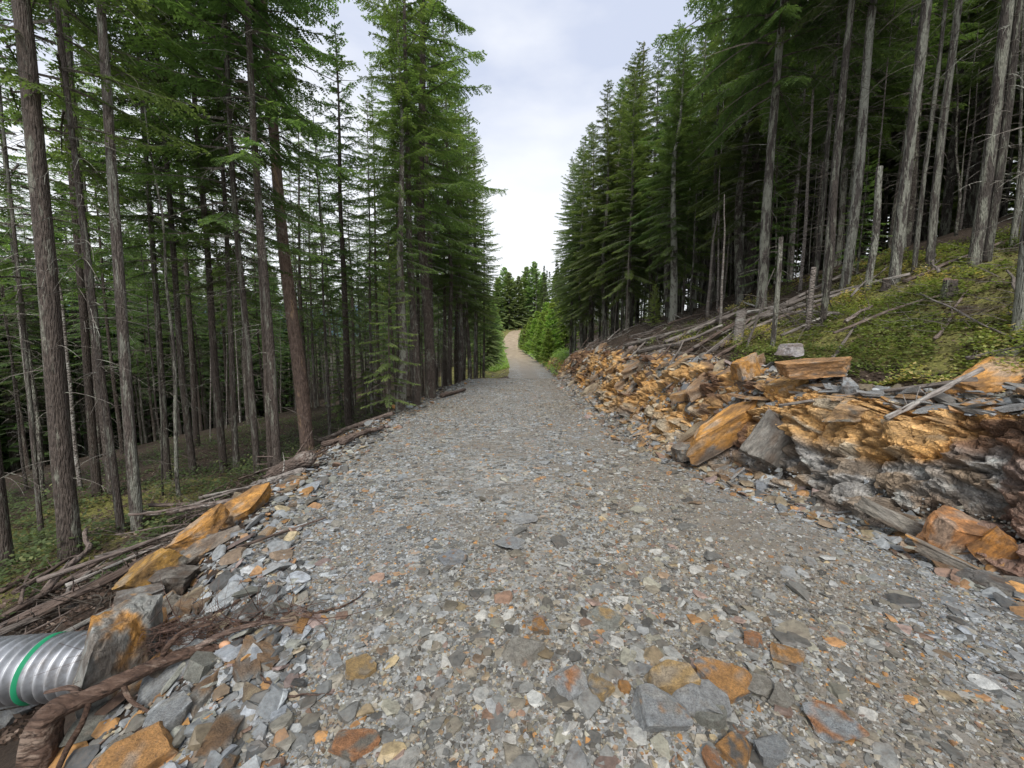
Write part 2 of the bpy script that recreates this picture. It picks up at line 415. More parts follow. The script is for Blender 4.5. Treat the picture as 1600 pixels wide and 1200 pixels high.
wide = fbm(P[:, 0] * 1.3, P[:, 1] * 1.3, P[:, 2] * 1.3, 51, 5); midn = fbm(P[:, 0] * 3.5, P[:, 1] * 3.5, P[:, 2] * 3.5, 57, 5); fine = fbm(P[:, 0] * 14, P[:, 1] * 14, P[:, 2] * 14, 63, 4)
yy = P[:, 1]
colb = pick(id1 * 1.2 + .5 * midn, (.66, .34, .09), (.58, .35, .14))
colb = pick((id2 - .72) * 8 + midn, colb, (.50, .42, .30))
colb = pick((wide - .05) * 3 + (id2 - .5), colb, (.19, .105, .06))
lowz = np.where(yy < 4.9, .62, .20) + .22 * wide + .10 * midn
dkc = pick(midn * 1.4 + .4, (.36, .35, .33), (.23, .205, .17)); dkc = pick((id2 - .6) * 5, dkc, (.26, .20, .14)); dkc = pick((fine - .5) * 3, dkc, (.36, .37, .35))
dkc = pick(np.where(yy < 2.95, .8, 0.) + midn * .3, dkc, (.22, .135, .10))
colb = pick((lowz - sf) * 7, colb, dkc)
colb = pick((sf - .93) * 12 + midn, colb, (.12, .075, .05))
colb = colb * (1 + .30 * fine[:, None]) * (.7 + .6 * id3[:, None])
crk = np.clip(1 - (g2 - g1) * 12, 0, 1)[:, None] * .3
colb = np.clip(colb * (1 - crk) + np.array([.06, .045, .035]) * crk, .01, .9)
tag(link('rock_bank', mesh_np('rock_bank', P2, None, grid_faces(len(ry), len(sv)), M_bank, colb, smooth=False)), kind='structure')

# far hills left, beyond the valley; blue distance haze is painted into their colour
hx = np.linspace(-5200, -300, 120); hr = np.linspace(0, 1, 14)
HX = np.broadcast_to(hx[:, None], (120, 14)); HYv = 2600 + 1500 * hr[None] + .5 * HX
HZv = -260 + (520 + 90 * fbm(HX / 700, 2.0, seed=9, o=5)) * np.sin(np.clip(hr * 1.3, 0, 1) * math.pi / 2)[None]
M_haze_hill, n, p, _ = mat('far_forest'); p.inputs['Roughness'].default_value = 1
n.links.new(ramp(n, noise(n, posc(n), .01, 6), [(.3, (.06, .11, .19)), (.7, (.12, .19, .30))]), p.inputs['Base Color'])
tag(link('hills', mesh_np('hills', np.stack([HX, HYv, HZv], -1).reshape(-1, 3), None, grid_faces(120, 14), M_haze_hill, smooth=True)), kind='structure')

# ------------------------------------------------------------------ stones
def ico(sub):
    import bmesh
    bm = bmesh.new(); bmesh.ops.create_icosphere(bm, subdivisions=sub, radius=1)
    V = np.array([v.co[:] for v in bm.verts]); T = np.array([[v.index for v in f.verts] for f in bm.faces]); bm.free()
    return V, T
ICO = {s: ico(s) for s in (1, 2, 3, 4, 5)}
def rock_shape(rng, sub, flat=.3, nside=6, chamfer=.5, rough=.02):
    V, T = ICO[sub]
    V = V.copy()
    pl = []
    a0 = rng.random() * 6.28
    for k in range(nside):
        a = a0 + (k + rng.uniform(-.3, .3)) * 2 * math.pi / nside
        nn = np.array([math.cos(a), math.sin(a), rng.uniform(-.35, .35)]); pl.append((nn / np.linalg.norm(nn), rng.uniform(.55, .88)))
    pl.append((np.array([rng.uniform(-.12, .12), rng.uniform(-.12, .12), 1.]), .42)); pl.append((np.array([rng.uniform(-.1, .1), rng.uniform(-.1, .1), -1.]), .42))
    for k in range(int(chamfer * 6)):
        nn = rng.normal(size=3); nn[2] = abs(nn[2]) * .8; nn /= np.linalg.norm(nn); pl.append((nn, rng.uniform(.55, .8)))
    V *= 1.25
    for nn, d in pl:
        nn = nn / np.linalg.norm(nn)
        e = V @ nn - d; V -= np.where(e > 0, e, 0)[:, None] * nn
    V[:, 0] *= rng.uniform(1.0, 1.35); V[:, 2] *= flat / .42
    if rough and sub > 2:
        o = rng.uniform(0, 99, 3)
        nr_ = V / (np.linalg.norm(V, axis=1, keepdims=True) + .1)
        V += (rough * 1.6 * fbm(V[:, 0] * 1.8 + o[0], V[:, 1] * 1.8 + o[1], V[:, 2] * 2.6 + o[2], 4, 5))[:, None] * nr_
        idc, q1, q2 = cells(V * (2.2, 2.2, 3) + o, 4)
        V -= (rough * 2.2 * (idc - .5) + rough * 1.2 * np.clip(1 - (q2 - q1) * 5, 0, 1))[:, None] * nr_
        lay = np.floor(V[:, 2] * 11 + .5 * vnoise(V[:, 0] * 2, V[:, 1] * 2, seed=3)) ; V[:, :2] *= (1 + .05 * (h3(lay, lay * 0, lay * 0 + 1, 5) - .5))[:, None]
    return V, T
GREY = np.array([[.35, .375, .385], [.27, .29, .30], [.41, .43, .435], [.20, .215, .22], [.31, .32, .28], [.34, .325, .28], [.11, .115, .115], [.32, .35, .38], [.38, .41, .425], [.23, .22, .185], [.15, .15, .14]])
WARM = np.array([[.32, .24, .17], [.40, .23, .11], [.46, .25, .09], [.29, .19, .14], [.42, .35, .22], [.29, .22, .20], [.24, .18, .12], [.30, .25, .17]])
rng = np.random.default_rng(7)
def stone_cols(n, warm=.2):
    k = rng.random(n) < warm
    c = np.where(k[:, None], WARM[rng.integers(0, len(WARM), n)], GREY[rng.integers(0, len(GREY), n)])
    return c * rng.uniform(.5, 1.15, n)[:, None]
SH1 = [rock_shape(rng, 1, rng.uniform(.08, .18), int(rng.integers(3, 6)), .3, 0) for _ in range(24)]
SH2 = [rock_shape(rng, 2, rng.uniform(.12, .26), int(rng.integers(3, 6)), .5, 0) for _ in range(24)]
# cheap six sided chips for the smallest
def chip():
    a = np.sort(rng.uniform(0, 6.28, 5) * .35 + np.arange(5) * 1.2566); r = rng.uniform(.7, 1.1, 5)
    b = np.stack([np.cos(a) * r * rng.uniform(1, 1.4), np.sin(a) * r, np.full(5, -.2)], 1); t = b * (.8, .8, 1); t[:, 2] = rng.uniform(.15, .28) + rng.uniform(-.06, .06, 5)
    V = np.concatenate([b, t]); T = []
    for k in range(5): j = (k + 1) % 5; T += [[k, j, j + 5], [k, j + 5, k + 5]]
    T += [[5, 6, 7], [5, 7, 8], [5, 8, 9]]
    return V, np.array(T)
SH0 = [chip() for _ in range(24)]
def scatter(name, X, Y, size, shapes, cols, tilt=.22, sink=.25, m=M_gravel, lift=0):
    """one merged sheet of loose stones"""
    Nn = len(X); Z = H(X, Y) + lift
    nm = nrm(X, Y)
    nm = nm + rng.normal(0, tilt, (Nn, 3)) * (1, 1, .2); nm /= np.linalg.norm(nm, axis=1, keepdims=True)
    an = rng.uniform(0, 6.28, Nn)
    t = np.stack([np.cos(an), np.sin(an), np.zeros(Nn)], 1); b = np.cross(nm, t); b /= np.linalg.norm(b, axis=1, keepdims=True); t = np.cross(b, nm)
    which = rng.integers(0, len(shapes), Nn)
    VV, TT, CC, off = [], [], [], 0
    for k, (V, T) in enumerate(shapes):
        i = np.nonzero(which == k)[0]
        if not len(i): continue
        W = V[None] * size[i, None, None]
        W = W[..., 0:1] * t[i, None] + W[..., 1:2] * b[i, None] + W[..., 2:3] * nm[i, None]
        th = (V[:, 2].max()) * size[i]
        W += np.stack([X[i], Y[i], Z[i]], 1)[:, None] + nm[i, None] * (th * (1 - 2 * sink))[:, None, None]
        VV.append(W.reshape(-1, 3)); TT.append((T[None] + (np.arange(len(i)) * len(V))[:, None, None]).reshape(-1, 3) + off)
        CC.append(np.repeat(cols[i], len(V), 0)); off += len(i) * len(V)
    return mesh_np(name, np.concatenate(VV), np.concatenate(TT), None, m, np.concatenate(CC))
def road_pts(n, y0, y1, pw=1.0, m0=-.1, m1=.3):
    """random points on the road, denser near the camera"""
    q = rng.random(n)
    y = (y0 ** (1 - pw) + q * (y1 ** (1 - pw) - y0 ** (1 - pw))) ** (1 / (1 - pw)) if pw != 1 else y0 * (y1 / y0) ** q
    l, r = eL(y) + m0, eR(y) + m1
    x = l + rng.random(n) * (r - l)
    k = np.abs(x) < 1.45 * y + .5
    return x[k], y[k]
def keep(x, y, amt):
    d = fbm(x * .9, y * .9, seed=31, o=3) * .5 + .55 - .55 * np.exp(-((x - 1.9 - .15 * (y - 2)) / .65) ** 2) * (y < 7) - .35 * np.exp(-((x + .85) / .4) ** 2) + .35 * (x < -1.35) + .5 * (x > eR(y) - .5)
    return rng.random(len(x)) < np.clip(d * amt, .05, 1)
parts = []
for nm_, n_, y0, y1, pw, s0, s1, sh, am in [('a', 100000, .85, 4.6, 1.4, .005, .012, SH0, 1.3), ('b', 80000, .85, 11, 1.3, .009, .022, SH0, 1.1), ('c', 13000, .85, 18, 1.2, .020, .050, SH1, .8), ('d', 1500, .9, 26, 1.05, .038, .078, SH2, .6), ('e', 26000, 8, 24, 1.0, .012, .03, SH0, .9)]:
    x, y = road_pts(n_, y0, y1, pw)
    k = keep(x, y, am) | ((rng.random(len(x)) < .25) & (nm_ in 'abe')); x, y = x[k], y[k]
    sz = s0 + (s1 - s0) * rng.random(len(x)) ** 2.2
    wm = .11
    cc_ = stone_cols(len(x), wm); bw = np.clip(fbm(x * .7, y * .5, seed=91, o=3) * .9 + .55 * np.exp(-((x - 1.8) / .8) ** 2) + .1, 0, .75)[:, None]; cc_ = cc_ * (1 - bw) + cc_ * np.array([1.0, .92, .80]) * bw * .96
    tag(link('gravel', scatter('gravel', x, y, sz, sh, cc_, tilt=.27 if sh is SH0 else .15, sink=.16)), 'loose grey and rust coloured slate chips covering the gravel road', 'gravel', kind='stuff')
# rubble on the left shoulder and at the foot and the shelf of the rock bank
def zone(n, fn, y0, y1, pw=1.2):
    q = rng.random(n); y = (y0 ** (1 - pw) + q * (y1 ** (1 - pw) - y0 ** (1 - pw))) ** (1 / (1 - pw))
    return fn(y, rng.random(n)), y
for (fn, y0, y1, nn, wm, lab) in [
    (lambda y, q: eL(y) + .35 - q ** 1.3 * (1.25 + .25 * np.sin(y * 2)), .9, 20, 9000, .24, 'slate rubble spilling down the left shoulder of the road'),
    (lambda y, q: eR(y) - .40 + q * .66, 1.5, 30, 8000, .36, 'slate rubble along the foot of the rock bank'),
    (lambda y, q: eR(y) + .60 + q * .75, 1.5, 8.0, 7000, .38, 'slate rubble lying on the shelf above the rock cut'),
    (lambda y, q: eL(y) - .1 - q * 1.9, 22, 50, 2600, .75, 'brown broken rock and debris left of the road beyond the crest'),
    (lambda y, q: eR(y) + .1 + q * 1.2, 5.6, 34, 7500, .55, 'rust brown rubble on the cut slope')]:
    for s0, s1, f, sh, lf in ((.008, .025, .95, SH0, 0), (.022, .05, .22, SH1, .008), (.045, .085, .035, SH2, .015)):
        x, y = zone(int(nn * f), fn, y0, y1)
        sz = s0 + (s1 - s0) * rng.random(len(x)) ** 1.5
        tag(link('rubble', scatter('rubble', x, y, sz, sh, stone_cols(len(x), wm), tilt=.35, sink=.2, lift=lf)), lab, 'rubble', kind='stuff')

# individual rocks
def rock_mesh(name, seed, sub, flat, orange, nside=6, chamfer=.5, base=None, warm=None, rough=.03, sc=(1, 1, 1), stain=0., wth=.6):
    r = np.random.default_rng(seed)
    V, T = rock_shape(r, sub, flat, nside, chamfer, rough)
    V = V * np.array(sc)
    base = np.array(base if base is not None else GREY[seed % len(GREY)]); warm = np.array(warm if warm is not None else (.54, .28, .08))
    o = r.uniform(0, 50, 3)
    nz_ = fbm(V[:, 0] * 2.2 + o[0], V[:, 1] * 2.2 + o[1], V[:, 2] * 2.2 + o[2], seed, 4)
    up = V[:, 2] / (abs(V[:, 2]).max() + 1e-6)
    k = np.clip((nz_ * .8 + up * stain + (orange * 2 - 1)) * 4 + .5, 0, 1)[:, None]
    n2 = fbm(V[:, 0] * 7 + o[1], V[:, 1] * 7 + o[2], V[:, 2] * 7, seed + 3, 3)[:, None]
    col = base * (1 - k) + warm * k
    n3 = fbm(V[:, 0] * 1.6 + o[2], V[:, 1] * 1.6, V[:, 2] * 3 + o[0], seed + 9, 4)[:, None]
    col = col * (1 - np.clip(n3 * 1.4, 0, wth)) + np.array([.13, .085, .055]) * np.clip(n3 * 1.4, 0, wth)
    col = col + (np.array([.36, .34, .30]) - col) * np.clip(-n3 * 1.6 - .35, 0, .6)
    col = np.clip(col * (1 + .35 * n2), .02, .8)
    me = mesh_np(name, V, T, None, M_rock, col)
    return me
GRY = (.33, .35, .35)
def place_rock(name, me, px, py, wpx, label, cat='rock', rot=None, sink=.3, group=None, yd=None, up=0):
    """a rock whose foot is seen at (px, py) and which looks wpx wide there"""
    p_ = gp(px, py) if yd is None else at(px, py, yd)
    d = p_[1]
    s = wpx * d / FPX / 2 / 1.0
    hz = max(v.co.z for v in me.vertices) * s
    o = link(name, me, loc=(p_[0], p_[1] + s * .3, p_[2] + hz * (1 - 2 * sink) + up), rot=rot or (0, 0, 0), scale=(s, s, s))
    return tag(o, label, cat, group)
RK = [
 # px, py(foot), width, seed, flat, orange, stain, rot(deg), label
 (1050, 1092, 86, 11, .42, .75, .3, (14, -12, 20), 'rust orange pointed stone beside the large flat grey stones in the foreground'),
 (1135, 1095, 80, 12, .24, .60, .3, (10, 8, -35), 'flat rust orange slab right of the pointed orange stone'),
 (895, 1092, 66, 13, .22, .42, .3, (10, 12, -30), 'reddish flat stone in the foreground left of the pointed orange stone'),
 (938, 1090, 44, 14, .30, .55, .3, (5, 5, 10), 'small salmon coloured stone right of the reddish flat stone'),
 (1040, 1147, 84, 15, .26, .22, .0, (8, 0, 5), 'broad pinkish grey flat stone below the pointed orange stone'),
 (1102, 1122, 78, 16, .40, .0, .0, (10, 10, 60), 'large blue grey stone below the rust orange slab'),
 (1112, 1142, 52, 17, .45, .0, .0, (5, -10, 0), 'dark grey angular stone in front of the large blue grey stone'),
 (1225, 1110, 46, 18, .26, .0, .0, (12, 14, -25), 'blue grey slate with a dark front edge in the right foreground'),
 (1302, 1152, 88, 19, .12, .30, .5, (0, 0, -15), 'broad yellowish stone sunk flush in the road in the right foreground'),
 (1205, 1200, 54, 20, .5, .0, .0, (10, 5, 20), 'rounded grey block near the bottom edge of the road'),
 (1157, 1195, 58, 21, .4, .55, .2, (8, -8, 35), 'brown and grey block left of the rounded grey block at the bottom'),
 (1118, 1212, 40, 22, .35, .72, .2, (10, 5, 75), 'rust red stone at the bottom edge of the picture'),
 (1185, 1092, 62, 23, .2, .0, .0, (5, 5, -10), 'grey flat stone behind the blue grey slate'),
 (705, 882, 34, 24, .34, .12, .6, (6, 4, 0), 'dark undercut stone with a pale top alone in the middle of the road'),
 (800, 862, 44, 25, .10, .0, .0, (0, 0, 25), 'pale square flagstone pressed into the middle of the road'),
 (818, 822, 46, 26, .10, .08, .0, (0, 0, 5), 'pale oblong flagstone behind the square flagstone'),
 (845, 993, 26, 27, .6, .55, .2, (10, 0, 20), 'small yellowish rounded stone right of the road centre'),
 (822, 1037, 62, 28, .26, .08, .0, (6, 3, 6), 'long pale grey stone below the small yellowish stone'),
 (566, 1064, 56, 29, .18, .80, .3, (2, 0, -8), 'flat orange stone left of the road centre in the foreground'),
 (466, 990, 42, 30, .2, .88, .3, (2, 0, 8), 'small flat orange stone near the thin trailing root'),
 (545, 1190, 74, 31, .15, .55, .3, (2, 5, 8), 'orange and grey stone half buried at the bottom of the road'),
 (950, 985, 62, 32, .12, .25, .3, (4, 0, 15), 'long greenish stone embedded in the road'),
 (1235, 1040, 50, 33, .14, .75, .3, (3, 0, -5), 'thin orange flake lying in the right wheel track'),
 (1178, 1010, 26, 34, .5, .65, .3, (3, 0, -5), 'small round brown stone above the rust orange slab'),
 (262, 1155, 78, 35, .5, .05, .0, (10, -8, 10), 'grey slate block with a rusty broken end above the large orange boulder'),
 (215, 1230, 112, 36, .55, 1.0, .3, (12, -6, -12), 'large bright orange boulder at the bottom left edge'),
 (130, 1160, 60, 37, .4, .0, .0, (20, 10, 40), 'grey slate slab left of the slate block'),
 (185, 1195, 60, 38, .3, .05, .0, (10, 10, 40), 'flat grey slab under the large orange boulder'),
 (225, 1080, 60, 39, .35, .5, .3, (14, -24, 40), 'brown and orange stone under the torn root'),
 (270, 1075, 96, 40, .25, .08, .1, (18, -26, 30), 'long tilted grey slab below the torn root'),
 (30, 1120, 80, 41, .5, .04, .0, (12, 20, 40), 'grey rock under the mouth of the metal pipe'),
 (310, 1060, 55, 42, .4, .1, .0, (12, 20, 80), 'small grey slate wedged under the root end'),
]
for (px, py, wd, sd_, fl, og, st, rt, lab) in RK:
    me = rock_mesh('stone', sd_, 4, fl, og, nside=4 + sd_ % 3, stain=st, rough=.014, wth=.12, chamfer=.35, base=GREY[[0, 2, 4, 5, 7][sd_ % 5]] if og < .3 else None, warm=[(.52, .27, .09), (.50, .24, .11), (.50, .34, .15)][sd_ % 3])
    place_rock('boulder' if wd > 70 else 'stone', me, px, py - wd * .12, wd, lab, 'rock', tuple(R(a) for a in rt), .30 if fl > .15 else .1, up=.014)

# big blocks: left edge of the road, the pipe, and the rock bank.  (centre pixel, depth, half sizes)
def block(px, py, yd, size, seed, orange, stain, rot, label, flat=.42, nside=5, warm=None, base=None, sub=5, chamfer=.4, name='boulder', up=0):
    me = rock_mesh(name, seed, sub, .42, orange - .05, nside, chamfer, base, warm, .032, (1, 1, 1), stain)
    P_ = at(px, py, yd)
    o = link(name, me, loc=P_ + np.array([0, 0, up]), rot=tuple(R(a) for a in rot), scale=size)
    return tag(o, label, 'rock')
ORG = (.58, .29, .07); ORB = (.50, .26, .10)
block(375, 802, 3.75, (.25, .20, .30), 51, .75, .9, (18, -16, 30), 'large orange topped boulder on the left edge of the road', warm=ORG)
block(305, 836, 3.3, (.22, .13, .17), 52, .9, .6, (10, -32, 38), 'orange flat slab leaning below the large boulder on the left edge', warm=ORG)
block(235, 893, 2.85, (.17, .13, .20), 53, .85, .7, (10, -38, 32), 'mottled orange slab hanging over the left edge above the logs', warm=(.55, .31, .07))
block(445, 772, 4.3, (.22, .18, .15), 54, .85, .6, (8, -15, 30), 'low orange slab on the left edge in front of the broken log', warm=ORB)
block(180, 1022, 1.97, (.17, .20, .50), 55, .30, .55, (4, 8, 14), 'big grey block with orange top standing at the end of the metal pipe', warm=ORG, base=(.36, .37, .35))
block(243, 985, 2.3, (.07, .06, .24), 56, .8, .3, (0, 12, 0), 'small upright orange stone right of the big grey block', warm=ORG)
block(215, 937, 2.6, (.13, .10, .14), 57, .10, .2, (0, 0, 10), 'grey squared stone below the mottled orange slab', base=(.30, .29, .27))
block(268, 905, 2.8, (.15, .12, .16), 58, .12, .2, (10, 5, 50), 'dark angular stone under the mottled orange slab', base=(.16, .14, .12))
block(318, 862, 3.2, (.20, .14, .16), 59, .25, .2, (15, -18, 40), 'brown slab tucked under the leaning orange slab', base=(.24, .20, .16))
block(255, 950, 2.55, (.16, .05, .12), 60, .45, .2, (5, -38, 20), 'narrow tilted rust coloured slate on the left slope')
block(305, 935, 2.7, (.14, .08, .10), 61, .6, .2, (5, -28, 20), 'brown orange slate among the grey rubble of the left slope')
block(650, 640, 11.5, (.62, .4, .28), 62, .9, .6, (4, 2, 10), 'orange flat boulder on the left edge where the conifer row begins', warm=ORG)
block(655, 655, 10.6, (.5, .35, .25), 63, .5, .3, (4, 12, 30), 'brown boulder in front of the orange flat boulder on the left edge', base=(.3, .25, .2))
block(620, 672, 9.3, (.5, .3, .3), 64, .3, .3, (4, -22, 40), 'grey brown boulder beside the stacked logs on the left edge', base=(.3, .27, .23))
# right bank
block(1130, 672, 5.15, (.62, .22, .42), 71, .72, .75, (14, -30, 12), 'huge tilted block with orange upper face at the foot of the rock bank', warm=ORG, base=(.24, .21, .18), nside=4)
block(1075, 705, 5.35, (.20, .15, .2), 72, .2, .2, (0, -12, 30), 'grey wedge at the lower left end of the huge tilted block', base=(.26, .24, .21))
block(1205, 690, 4.55, (.20, .16, .62), 73, .15, .3, (0, 34, -15), 'dark leaning slab right of the huge tilted block', base=(.20, .19, .17), warm=ORB)
block(1150, 640, 5.55, (.45, .14, .26), 74, .15, .4, (0, -42, 10), 'grey leaning slab above the huge tilted block', base=(.33, .34, .33), warm=ORB)
block(1180, 600, 5.6, (.28, .14, .42), 75, .95, .3, (5, -25, 0), 'orange face of rock behind the grey leaning slab', warm=ORG)
block(1232, 612, 5.0, (.24, .14, .34), 76, .95, .3, (5, -12, 0), 'orange block under the heap of thin slates', warm=(.56, .31, .09))
block(1480, 838, 2.95, (.24, .15, .36), 77, .85, .2, (12, 10, -18), 'orange and white boulder at the foot of the bank on the right', warm=(.58, .27, .10), base=(.62, .52, .40), nside=5)
block(1562, 862, 2.75, (.15, .09, .26), 78, .95, .3, (10, 34, -20), 'deep orange pointed rock by the right picture edge', warm=(.52, .23, .05))
block(1555, 595, 3.75, (.52, .24, .16), 79, 1.0, .3, (24, -20, 6), 'broad flat orange slab on top of the bank at the right picture edge', warm=(.60, .30, .08))
block(1585, 556, 4.0, (.26, .16, .18), 80, .12, .3, (5, -10, 6), 'grey slab behind the broad flat orange slab', base=(.33, .32, .28))
block(1340, 642, 3.9, (.24, .15, .16), 81, .7, .4, (14, -8, 4), 'pale orange wedge overhanging the dark rock face', warm=(.56, .36, .18))
block(1385, 655, 3.75, (.14, .10, .09), 82, .9, .4, (10, 8, 4), 'thin orange slate sticking out beside the pale orange wedge', warm=ORG)
block(1275, 572, 4.75, (.42, .2, .2), 83, .9, .4, (12, -6, 4), 'long orange slab at the edge of the grass on the bank', warm=(.50, .27, .11))
block(1165, 575, 5.6, (.20, .16, .34), 84, .95, .4, (6, -18, 4), 'orange chunk at the lower end of the fallen logs', warm=ORG)
block(1325, 610, 4.2, (.14, .10, .22), 85, .05, .3, (6, -18, 40), 'blue grey pointed slate on the heap of thin slates', base=(.36, .39, .41))
block(1235, 545, 5.4, (.2, .14, .16), 86, .0, .3, (6, -8, 10), 'pale lilac grey rock at the edge of the grass', base=(.44, .42, .43))
block(1415, 820, 3.2, (.40, .09, .14), 87, .12, .3, (0, 26, -22), 'long brown grey slab lying at the foot of the bank', base=(.30, .28, .24), nside=4)
block(1500, 885, 2.75, (.34, .08, .12), 88, .25, .3, (0, 24, -26), 'long thin brown slab in front of the orange and white boulder', base=(.28, .25, .21), nside=4)
block(1545, 915, 2.55, (.18, .13, .14), 89, .0, .3, (8, 12, -16), 'dark slate stack near the right picture edge', base=(.16, .16, .155))
# smaller stones repeated along the bank, each an object of its own
bank_meshes = [rock_mesh('bank_stone', 200 + k, 3, .42, [.8, .45, .1, .6][k % 4], 5, .5, [(.20, .19, .17), (.27, .27, .25), (.2, .15, .11)][k % 3], [(.42, .24, .09), (.34, .21, .11), (.40, .32, .21)][k % 3], .03, (1, rng.uniform(.5, .8), rng.uniform(.4, 1)), .3) for k in range(16)]
random.seed(4)
for k in range(90):
    y = 5.6 + (28 - 5.6) * random.random() ** 1.6
    s_ = random.uniform(.25, 1.15); x = float(eR(y)) + s_
    sz = random.uniform(.08, .24) * (1 if y < 12 else 1.3)
    o = link('bank_stone', bank_meshes[k % 16], loc=(x, y, h(x, y) + sz * .02), rot=(random.uniform(-.3, .3), random.uniform(-.9, -.2), random.uniform(-.5, .8)), scale=(sz * 1.3, sz, sz))
    tag(o, 'rust brown broken rock jutting from the cut slope along the road', 'rock', 'broken rocks in the cut slope')
for k in range(90):
    left = k % 2
    y = .95 * (14 / .95) ** random.random()
    x = float(eL(y)) - random.uniform(-.2, 1.0) if left else float(eR(y)) + random.uniform(-.3, .15)
    if abs(x) > 1.35 * y + .2: continue
    sz = random.uniform(.06, .13)
    o = link('slate_stone', bank_meshes[(k * 5 + 2) % 16], loc=(x, y, h(x, y) + sz * .15), rot=(random.uniform(-.3, .3), random.uniform(-.3, .3), random.uniform(0, 6)), scale=(sz * 1.2, sz, sz * .7))
    if left: tag(o, 'loose angular slate stone on the left shoulder of the road', 'rock', 'stones on the left shoulder')
    else: tag(o, 'loose angular slate stone at the foot of the right bank', 'rock', 'stones at the foot of the bank')

slab_meshes = [rock_mesh('flat_stone', 260 + k, 3, .14, [.1, .75, .05, .4][k % 4], 4, .2, [(.33, .35, .36), (.40, .41, .41), (.24, .235, .22)][k % 3], [ORG, (.55, .33, .15), (.44, .26, .13)][k % 3], .02, (1, rng.uniform(.5, .85), 1), .2, .25) for k in range(14)]
random.seed(14)
for k in range(110):
    if k < 62: y = random.uniform(2.9, 5.8); s_ = random.uniform(.5, 1.0); lab = 'thin angular slate slab in the heap along the top of the rock cut'; gp_ = 'slate slabs heaped on the rock cut'; tl_ = (random.uniform(-.3, .35), random.uniform(-.35, .15)); zo = random.uniform(0, .09)
    else: y = random.uniform(2.6, 7.0); s_ = random.uniform(.02, .27); lab = 'broken slab wedged against the foot of the rock cut'; gp_ = 'slabs at the foot of the rock cut'; tl_ = (random.uniform(-.5, .5), random.uniform(-1.0, -.2)); zo = .01
    x = float(eR(y)) + s_; sz = random.uniform(.05, .15)
    o = link('flat_stone', slab_meshes[k % 14], loc=(x, y, h(x, y) + zo), rot=(*tl_, random.uniform(0, 6.28) if k < 62 else random.uniform(-.6, .6)), scale=(sz * 1.3, sz, sz * random.uniform(.7, 1.4)))
    tag(o, lab, 'rock', gp_)

